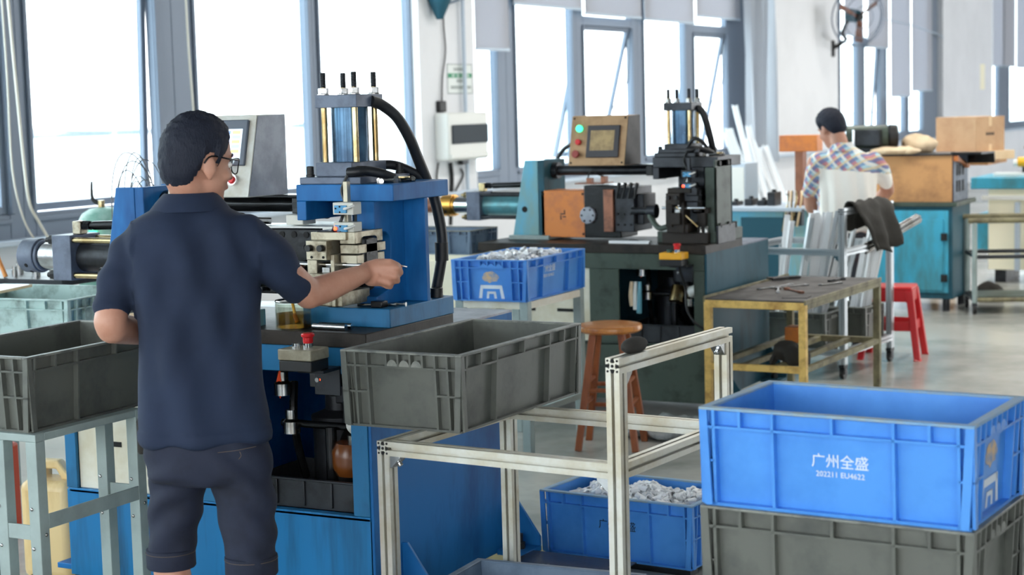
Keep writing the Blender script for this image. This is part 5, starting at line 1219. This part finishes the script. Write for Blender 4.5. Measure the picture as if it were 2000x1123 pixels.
for v in b.bm.verts: v.co += v.co.normalized()*.04*noise.noise(v.co*12); v.co.z = max(v.co.z, -.07)
o = b.obj('rubbish_bag', 'cloth_black'); o.location = (-3.2, 14.65, .07); tag(o, 'black bag on the floor behind the tube cart', 'bag')
# ================================================================== people
def loft(b, rings, n=28):
    """rings: (centre, half-width vector, half-depth vector); superellipse, closed"""
    prev = None
    for c, w, d in rings:
        c, w, d = Vector(c), Vector(w), Vector(d); ring = []
        for i in range(n):
            t = 2*PI*i/n; ct, st = math.cos(t), math.sin(t); e = .82
            ring.append(b.bm.verts.new(c + w*(abs(ct)**e*(1 if ct >= 0 else -1)) + d*(abs(st)**e*(1 if st >= 0 else -1))))
        if prev:
            for i in range(n):
                j = (i+1) % n; b.bm.faces.new((prev[i], prev[j], ring[j], ring[i]))
        else: b.bm.faces.new(ring[::-1])
        prev = ring
    b.bm.faces.new(prev); return b
def head_frame(O, yaw_fwd, pitch, roll=0.):
    """yaw_fwd: horizontal unit vector the face looks along"""
    f = Vector(yaw_fwd).normalized(); u = Vector((0, 0, 1)); r = f.cross(u)
    f2 = f*math.cos(pitch) - u*math.sin(pitch); u2 = u*math.cos(pitch) + f*math.sin(pitch)
    u3 = u2*math.cos(roll) + r*math.sin(roll); r3 = r*math.cos(roll) - u2*math.sin(roll)
    Rm = Matrix((f2, r3, u3)).transposed()
    return lambda x, y, z: Vector(O) + f2*x + r3*y + u3*z, Rm
def head_shapes(b, H, R):
    b.ell(H(-.006, 0, .012), R, (.096, .076, .098), 28, 18)
    b.ell(H(.032, 0, -.045), R, (.062, .062, .085), 24, 16)
    b.ell(H(.046, 0, -.095), R, (.042, .046, .036), 20, 12)
    b.ell(H(.076, 0, -.112), R, (.018, .024, .018), 16, 10)
    b.ell(H(.070, 0, .010), R, (.024, .052, .016), 16, 10)             # brow
    for s in (-1, 1): b.ell(H(.060, s*.042, -.045), R, (.022, .022, .02), 14, 10)
    b.chain([(H(.090, 0, -.002), .008), (H(.101, 0, -.035), .010), (H(.106, 0, -.046), .0125)], 12)
    for s in (-1, 1): b.ell(H(.094, s*.010, -.048), R, (.010, .008, .008), 12, 8)
    b.ell(H(.090, 0, -.076), R, (.013, .023, .011), 14, 10)
    for s in (-1, 1):
        Re = R @ Euler((0, math.radians(-12), s*math.radians(22))).to_matrix()
        b.ell(H(-.012, s*.079, -.028), Re, (.020, .007, .033), 16, 10); b.ell(H(-.006, s*.077, -.055), Re, (.010, .007, .012), 12, 8)
def face_parts(body, H, R):
    for s in (-1, 1):
        e = B(); e.ell(H(.0765, s*.031, -.014), R, (.0125, .0135, .0095), 16, 10); ey = e.obj('eye', 'eye', body)
        e = B(); e.ell(H(.0875, s*.031, -.015), R, (.0030, .0058, .0058), 12, 8); e.obj('iris', 'iris', ey)
        e = B(); e.tube([H(.088, s*.014, .010), H(.088, s*.030, .016), H(.074, s*.052, .010)], (.004, .0025), 6, 4); e.obj('eyebrow', 'hair', body)
    e = B(); e.tube([H(.086, -.022, -.077), H(.097, -.008, -.0735), H(.0985, 0, -.075), H(.097, .008, -.0735), H(.086, .022, -.077)], .0034, 8, 4); e.obj('lips', 'lip', body)
def hair_cap(H, R, lim, thick, seed, rough=.004, bald=0.):
    """shell over the skull down to the hairline lim(f) (height allowed at forward position f)"""
    b = B(); n, m = 72, 40; rows = []
    for j in range(m+1):
        th = PI*j/m*.80; row = []
        for i in range(n):
            a = 2*PI*i/n; d = Vector((math.sin(th)*math.cos(a), math.sin(th)*math.sin(a), math.cos(th)))
            p = Vector((-.007+.097*d.x, .0775*d.y, .012+(.0995 if d.z > 0 else .145)*d.z)); p.x = p.x-(.006*max(0, -d.z)); row.append((p, d))
        rows.append(row)
    vs = {}
    def vert(i, j):
        k = (i % n, j)
        if k not in vs:
            p, d = rows[j][i % n]; edge = max(0., min(1., (p.z-lim(p.x))/.05))
            t = -.004 + (thick+.004)*edge**.7 + rough*.6*noise.noise(p*60+Vector((seed, 0, 0)))*edge + rough*noise.noise(p*190)*edge
            q = p+d*t; vs[k] = b.bm.verts.new(H(q.x, q.y, q.z))
        return vs[k]
    for j in range(m):
        for i in range(n):
            ps = [rows[jj][ii % n][0] for ii, jj in ((i, j), (i+1, j), (i+1, j+1), (i, j+1))]
            if all(p.z > lim(p.x)-.004-.003*noise.noise(p*90) for p in ps):
                q = [vert(i, j), vert(i+1, j), vert(i+1, j+1), vert(i, j+1)]
                q = list(dict.fromkeys(q))
                if len(q) > 2:
                    try: b.bm.faces.new(q)
                    except ValueError: pass
    bmesh.ops.remove_doubles(b.bm, verts=b.bm.verts[:], dist=.00005)
    return b
def piece(lim_pts):
    def f(x):
        if x <= lim_pts[0][0]: return lim_pts[0][1]
        for (a, b_), (c, d) in zip(lim_pts, lim_pts[1:]):
            if x <= c: return b_+(d-b_)*(x-a)/(c-a)
        return lim_pts[-1][1]
    return f
def finger(b, pts, r=(.0088, .0085, .0078, .0066)): b.chain(list(zip(pts, r)), 12)
def folds(me, fn):
    me.calc_loop_triangles(); 
    nr = [v.normal.copy() for v in me.vertices]
    for v, n_ in zip(me.vertices, nr): v.co = v.co + n_*fn(v.co, n_)
    me.update()
def body_obj(name, me, m, parent=None):
    me.materials.clear(); me.materials.append(M[m]); me.shade_smooth()
    o = bpy.data.objects.new(name, me); COL.objects.link(o)
    if parent is not None: o.parent = parent
    return o
def person(label): 
    return thing('person', label, 'person')
SR = Vector((math.cos(.665), math.sin(.665), 0)); SA = Vector((-math.sin(.665), math.cos(.665), 0)); UZ = Vector((0, 0, 1))   # right, away, up for the near man

# ---------------------------------------------------------------- near man
D0 = 4.79
p1 = person('person in a navy polo shirt and dark denim shorts reaching into the blue machine')
def q(px, py, d=D0): return at(px, py, d)
sk = B()
phi = math.radians(58); Fh = SA*math.cos(phi)+SR*math.sin(phi)
H, HR = head_frame(q(388, 304), Fh, math.radians(9), math.radians(3))
head_shapes(sk, H, HR)
sk.chain([(H(-.040, 0, -.060), .054), (q(374, 378, 4.80), .054), (q(372, 412, 4.79), .062)], 20)
loft(sk, [(q(372, 400), SR*.07, SA*.06), (q(374, 432), SR*.15, SA*.07), (q(378, 480), SR*.165, SA*.09), (q(385, 640), SR*.14, SA*.10), (q(398, 800), SR*.145, SA*.10), (q(402, 880), SR*.16, SA*.10), (q(405, 925), SR*.15, SA*.095)])
# left arm leaning on the crate
sk.chain([(q(292, 470), .046), (q(223, 575, 4.76), .041), (q(216, 628, 4.74), .046), (q(219, 640, 4.75), .044), (q(268, 646, 4.90), .040), (q(318, 638, 5.06), .030), (q(336, 634, 5.10), .027)], 18)
hl = q(345, 632, 5.13); sk.ell(hl, Matrix((SR, SA, UZ)).transposed(), (.045, .045, .02), 18, 12)
for k in range(4):
    e = hl+SR*.02+SA*(.03-.02*k); sk.chain([(e, .010), (e+SR*.045-UZ*.004, .009), (e+SR*.07-UZ*.022, .008), (e+SR*.075-UZ*.04, .007)], 10)
sk.chain([(hl-SA*.02, .012), (hl-SA*.045+SR*.03-UZ*.01, .010), (hl-SA*.045+SR*.055-UZ*.02, .008)], 10)
# right arm reaching to the jaws
sk.chain([(q(482, 470, 4.78), .046), (q(560, 535, 4.84), .044), (q(603, 574, 4.91), .043)], 18)
sk.chain([(q(603, 574, 4.91), .0425), (q(640, 562, 4.96), .041), (q(675, 548, 5.0), .035), (q(708, 535, 5.04), .0275)], 18)
# right hand
dh = 5.07
sk.chain([(q(706, 536, 5.045), .0275), (q(722, 530, dh), .031), (q(738, 526, dh), .032)], 16)
sk.chain([(q(724, 545, dh), .022), (q(742, 545, dh+.01), .022)], 14)
finger(sk, [q(742, 513, dh-.005), q(762, 511, dh-.02), q(776, 517, dh-.012), q(782, 521, dh)], (.0115, .0098, .0088, .0072))
finger(sk, [q(748, 522, dh-.022), q(775, 523, dh-.030), q(783, 532, dh-.008), q(770, 535, dh+.014)], (.0125, .0105, .0095, .0075))
finger(sk, [q(748, 535, dh-.024), q(772, 540, dh-.030), q(777, 549, dh-.008), q(763, 548, dh+.014)], (.0125, .0102, .0092, .0075))
finger(sk, [q(742, 548, dh-.018), q(759, 554, dh-.022), q(763, 561, dh-.004), q(751, 559, dh+.012)], (.0115, .0092, .0084, .007))
finger(sk, [q(726, 522, dh+.025), q(748, 511, dh+.03), q(765, 513, dh+.012), q(778, 519, dh+.006)], (.014, .0115, .0102, .0085))
# legs below the shorts
for x0, dd, yy in ((338, 4.86, 1085), (488, 4.78, 1100)):
    a0 = q(x0, 1000, dd); foot = Vector((a0.x, a0.y, 0))
    ft = foot - SA*.02
    sk.chain([(a0, .055), (q(x0-6, yy, dd), .050), (Vector((ft.x, ft.y, .34)), .054), (Vector((ft.x, ft.y, .10)), .036), (Vector((ft.x, ft.y, .06)), .038)], 20)
me = remesh(sk, 'body', .0052, 5)
b1 = body_obj('body', me, 'skin', p1)
face_parts(b1, H, HR)
for nm, pts in (('fingernail', (q(783, 520, dh-.008),)), ('fingernail', (q(779, 517, dh-.001),))):
    for c in pts: B().ell(c, Matrix.Identity(3), (.0045, .0035, .0028), 8, 6).obj(nm, 'lip', b1)
lim1 = piece([(-.10, -.108), (-.075, -.106), (-.050, -.085), (-.034, -.050), (-.026, -.006), (-.008, .008), (.004, .006), (.010, -.030), (.020, -.034), (.030, -.004), (.045, .012), (.060, .040), (.075, .060)])
hair_cap(H, HR, lim1, .011, 3, .005).obj('hair', 'hair', b1)
# spectacles
sp = bpy.data.objects.new('spectacles', None); COL.objects.link(sp); sp.parent = b1
for s in (-1, 1):
    cor = [(.103, s*.008, .002), (.101, s*.030, .006), (.095, s*.056, .004), (.094, s*.057, -.016), (.098, s*.050, -.033), (.103, s*.030, -.037), (.105, s*.012, -.030), (.104, s*.008, -.012)]
    B().tube([H(*c) for c in cor+cor[:1]], .0019, 6, 3).obj('lens_rim', 'spec', sp)
    lb = B(); v = [lb.bm.verts.new(H(*c)) for c in cor]; lb.bm.faces.new(v); lb.obj('lens', 'lens', sp)
    B().tube([H(.094, s*.058, .002), H(.05, s*.076, .001), (H(-.010, s*.0815, .002)), H(-.030, s*.080, -.020)], .0026, 6, 4).obj('temple_arm', 'spec', sp)
B().tube([H(.104, -.009, -.004), H(.109, 0, -.001), H(.104, .009, -.004)], .0018, 6).obj('bridge', 'spec', sp)
# polo shirt
sh = B()
loft(sh, [(q(371, 392), SR*.072, SA*.066), (q(372, 408), SR*.105, SA*.076), (q(374, 424), SR*.160, SA*.092), (q(377, 450), SR*.188, SA*.108), (q(379, 500), SR*.185, SA*.118), (q(381, 560), SR*.172, SA*.124), (q(384, 610), SR*.164, SA*.126),
          (q(391, 700), SR*.164, SA*.128), (q(396, 780), SR*.168, SA*.130), (q(399, 830), SR*.172, SA*.132), (q(400, 857), SR*.175, SA*.134)], 40)
sh.chain([(q(296, 462), .066), (q(262, 492, 4.78), .063), (q(238, 535, 4.77), .058), (q(222, 578, 4.76), .053), (q(219, 592, 4.755), .052)], 22)
sh.chain([(q(476, 462, 4.78), .068), (q(516, 490, 4.80), .066), (q(548, 525, 4.835), .059), (q(569, 551, 4.868), .052), (q(576, 562, 4.88), .051)], 22)
me = remesh(sh, 'polo_shirt', .0075, 9)
base = q(390, 640)
def f1(co, n):
    v = co-base; x = v.dot(SR); z = v.z; y = v.dot(SA)
    if z > .37: return 0
    w = min(1, (.37-z)/.12)
    nz = noise.noise(Vector((x*3.2, z*2.2, y*3)))
    u = x*math.cos(.42)+z*math.sin(.42) + .03*nz                    # long diagonal folds falling to the right
    a = .015*math.sin(u*40+nz*2)*(.45+.55*noise.noise(Vector((x*5, z*1.6, 4))))
    a += .005*math.sin((x*.95-z*.30)*62+3*nz)*max(0, .8-abs(z-.05)*2.5)
    a += .014*max(0, noise.noise(Vector((x*8, z*2.4, 9))))*(1 if z < .1 else .5)
    if abs(x) > .17: a = .005*math.sin(z*60+x*30+nz*4)
    lo = -.30
    if z < lo+.03: a += .004
    return a*w
folds(me, f1)
shirt = body_obj('polo_shirt', me, 'navy', p1)
# collar, sleeve bands and hem
cb = B(); prev = None
for k in range(33):
    t = 2*PI*k/32; ct, st = math.cos(t), math.sin(t); row = []
    for (c, w, d) in ((q(371, 384), .066, .062), (q(371, 376), .068, .064), (q(371, 379), .075, .070), (q(371, 394), .094, .082), (q(371, 411), .112, .092), (q(371, 412), .106, .088)):
        dip = UZ*(-.030*max(0, st)**2)                                # opens at the front
        row.append(cb.bm.verts.new(c+SR*w*ct+SA*d*st+dip))
    if prev:
        for j in range(5): cb.bm.faces.new((prev[j], prev[j+1], row[j+1], row[j]))
    prev = row
bmesh.ops.remove_doubles(cb.bm, verts=cb.bm.verts[:], dist=.0002)
cb.obj('collar', 'navy', shirt)
# shorts
so = B()
loft(so, [(q(400, 815), SR*.155, SA*.115), (q(401, 850), SR*.166, SA*.124), (q(405, 890), SR*.172, SA*.128), (q(410, 920), SR*.172, SA*.125), (q(412, 938), SR*.150, SA*.105)], 36)
so.chain([(q(352, 905, 4.82), .082), (q(345, 960, 4.84), .080), (q(341, 1020, 4.855), .074), (q(334, 1084, 4.86), .064)], 24)
so.chain([(q(463, 905, 4.78), .084), (q(476, 960, 4.78), .083), (q(484, 1030, 4.78), .076), (q(491, 1098, 4.78), .068)], 24)
me = remesh(so, 'denim_shorts', .0085, 7)
hb_ = q(410, 960)
def f2(co, n):
    v = co-hb_; x = v.dot(SR); z = v.z
    nz = noise.noise(Vector((x*4, z*3, v.dot(SA)*4)))
    a = .005*math.sin((z*.9+abs(x)*.6)*70+nz*5)*(.4+.6*abs(nz)*2)+.008*nz
    return a
folds(me, f2)
shorts = body_obj('denim_shorts', me, 'denim', p1)
for x0, dd, yy, r_ in ((334, 4.86, 1083, .067), (491, 4.78, 1097, .071)):
    c = q(x0, yy, dd); hb2 = B(); pr_ = [(r_*.97, .02), (r_*1.02, .018), (r_*1.025, -.030), (r_*.99, -.034), (r_*.90, -.03)]
    hb2.lathe(pr_, c, 32); hb2.obj('leg_hem', 'denim', shorts)
    st = B(); st.tube([c+SR*(r_*1.027*math.cos(k*PI/16))+SA*(r_*1.027*math.sin(k*PI/16))+UZ*.010 for k in range(33)], .0009, 4, 1); st.obj('hem_stitch', 'stitch', shorts)
st = B()
for (pts) in ([(306, 872, 4.70), (330, 876, 4.70)], [(425, 884, 4.650), (460, 880, 4.648), (500, 872, 4.658)], [(468, 882, 4.645), (471, 890, 4.645), (466, 897, 4.645)]):
    st.tube([q(*p) for p in pts], .0008, 4, 3)
st.obj('pocket_stitch', 'stitch', shorts)
pb_ = B(); c = q(283, 850, 4.80); pb_.cbox(c, .04, .05, .10, Euler((0, 0, .6)).to_matrix()); ph = pb_.obj('belt_pouch', 'cloth_black', shorts, .008)
for x0, dd in ((338, 4.86), (488, 4.78)):
    a0 = q(x0, 1000, dd); ft = Vector((a0.x, a0.y, 0)) - SA*.02; R = Matrix((SA, -SR, UZ)).transposed()
    s_ = B(); s_.ell(ft+SA*.065+UZ*.042, R, (.135, .048, .040), 24, 14); s_.ell(ft-SA*.02+UZ*.055, R, (.06, .045, .052), 20, 12)
    for v in s_.bm.verts: v.co.z = max(v.co.z, .012)
    sh_ = s_.obj('shoe', 'shoe', p1); B().ell(ft+SA*.055+UZ*.012, R, (.145, .052, .012), 24, 8).obj('sole', 'black', sh_)
# the pin he holds
a_, c_ = q(745, 511, dh+.012), q(795, 521, dh-.004)
o = B().cyl(a_, c_, .0026, n=10).cyl(a_, a_.lerp(c_, .3), .0036, n=10).obj('steel_rod', 'chrome'); tag(o, 'thin bright steel rod held in the right hand of the man in navy', 'rod')

# ---------------------------------------------------------------- far man
D2 = 11.75
p2 = person('person in a plaid yoked white short sleeved shirt bending over the far bench')
yw = .4855-.18; R2 = Vector((math.cos(yw), math.sin(yw), 0)); A2 = Vector((-math.sin(yw), math.cos(yw), 0))
def g(px, py, d=D2): return at(px, py, d)
sk = B(); phi = math.radians(-38); Fh = A2*math.cos(phi)+R2*math.sin(phi)
H2, HR2 = head_frame(g(1622, 247, D2+.06), Fh, math.radians(24), math.radians(-4))
head_shapes(sk, H2, HR2)
sk.chain([(H2(-.035, 0, -.07), .056), (g(1641, 284), .058), (g(1646, 300), .065)], 18)
loft(sk, [(g(1648, 290), R2*.08, A2*.06), (g(1652, 318), R2*.16, A2*.08), (g(1654, 370), R2*.155, A2*.09), (g(1652, 430), R2*.15, A2*.1), (g(1650, 480), R2*.15, A2*.1)])
sk.chain([(g(1592, 318), .055), (g(1583, 368, D2+.04), .045), (g(1583, 400, D2+.10), .043), (g(1590, 414, D2+.16), .04), (g(1600, 424, D2+.26), .030)], 16)
hc = g(1596, 428, D2+.31); sk.ell(hc, Matrix((R2, A2, UZ)).transposed(), (.032, .05, .03), 16, 10)
for k in range(4): e = hc+A2*.035+R2*(.024-.016*k); sk.chain([(e, .011), (e+A2*.04-UZ*.006, .010), (e+A2*.055-UZ*.03, .009), (e+A2*.045-UZ*.045, .008)], 10)
sk.chain([(hc+R2*.025, .012), (hc+R2*.045+A2*.03, .011), (hc+R2*.04+A2*.06, .009)], 10)
sk.chain([(g(1712, 318), .055), (g(1730, 352, D2+.02), .047), (g(1733, 372, D2+.06), .046), (g(1722, 384, D2+.14), .043), (g(1700, 396, D2+.28), .032)], 16)
hc = g(1694, 399, D2+.33); sk.ell(hc, Matrix((R2, A2, UZ)).transposed(), (.032, .05, .03), 16, 10)
for k in range(4): e = hc+A2*.035+R2*(.024-.016*k); sk.chain([(e, .011), (e+A2*.04-UZ*.006, .010), (e+A2*.055-UZ*.03, .009), (e+A2*.045-UZ*.045, .008)], 10)
sk.chain([(hc-R2*.025, .012), (hc-R2*.045+A2*.03, .011), (hc-R2*.04+A2*.06, .009)], 10)
me = remesh(sk, 'body', .0075, 4); b2 = body_obj('body', me, 'skin', p2); face_parts(b2, H2, HR2)
lim2 = piece([(-.10, -.095), (-.06, -.085), (-.038, -.045), (-.012, .006), (.006, -.02), (.02, -.03), (.03, .0), (.055, .034), (.075, .055)])
hair_cap(H2, HR2, lim2, .017, 8, .005).obj('hair', 'hair', b2)
shb = B()
loft(shb, [(g(1646, 284), R2*.066, A2*.062), (g(1648, 294), R2*.11, A2*.075), (g(1651, 306), R2*.17, A2*.10), (g(1653, 326), R2*.20, A2*.118), (g(1654, 360), R2*.20, A2*.128), (g(1653, 400), R2*.195, A2*.135), (g(1650, 430), R2*.20, A2*.142), (g(1648, 452), R2*.205, A2*.148)], 36)
shb.chain([(g(1600, 318), .076), (g(1590, 346, D2+.02), .068), (g(1583, 374, D2+.05), .058)], 20)
shb.chain([(g(1704, 318), .078), (g(1721, 338, D2+.01), .070), (g(1730, 354, D2+.03), .060)], 20)
me = remesh(shb, 'shirt', .010, 7); bb2 = g(1652, 370)
def f3(co, n):
    v = co-bb2; x = v.dot(R2); z = v.z; nz = noise.noise(Vector((x*4, z*3, v.dot(A2)*4)))
    if z > .16: return .003*nz
    return .009*math.sin(x*55+z*6+nz*3)*(.4+.6*abs(nz)*2)+.010*nz
folds(me, f3)
sh2 = body_obj('shirt', me, 'white_shirt', p2); me.materials.append(M['plaid'])
yoke = g(1652, 332).z
for p in me.polygons:
    v = p.center-bb2; x = v.dot(R2)
    if p.center.z > yoke-.02*x/.2 or x < -.175: p.material_index = 1
cb = B(); prev = None
for k in range(25):
    t = 2*PI*k/24; ct, st = math.cos(t), math.sin(t); row = []
    for (py, w, d) in ((288, .062, .06), (278, .066, .064), (282, .074, .07), (294, .098, .085)):
        row.append(cb.bm.verts.new(g(1645, py)+R2*w*ct+A2*d*st-UZ*.03*max(0, st)**2))
    if prev:
        for j in range(3): cb.bm.faces.new((prev[j], prev[j+1], row[j+1], row[j]))
    prev = row
bmesh.ops.remove_doubles(cb.bm, verts=cb.bm.verts[:], dist=.0002); cb.obj('collar', 'plaid', sh2)
tr = B(); loft(tr, [(g(1649, 440), R2*.175, A2*.12), (g(1649, 480), R2*.18, A2*.125), (g(1649, 505), R2*.17, A2*.11)], 28)
for s in (-1, 1):
    c = g(1649, 490)+R2*.09*s; tr.chain([(c, .088), (Vector((c.x, c.y, .48)), .066), (Vector((c.x, c.y, .10)), .056)], 18)
body_obj('trousers', remesh(tr, 'trousers', .012, 5), 'trousers', p2)
for s in (-1, 1):
    c = g(1649, 490)+R2*.09*s; c.z = 0; R = Matrix((A2, -R2, UZ)).transposed(); s_ = B(); s_.ell(c+A2*.06+UZ*.04, R, (.135, .048, .042), 20, 12)
    for v in s_.bm.verts: v.co.z = max(v.co.z, .004)
    s_.obj('shoe', 'shoe', p2)
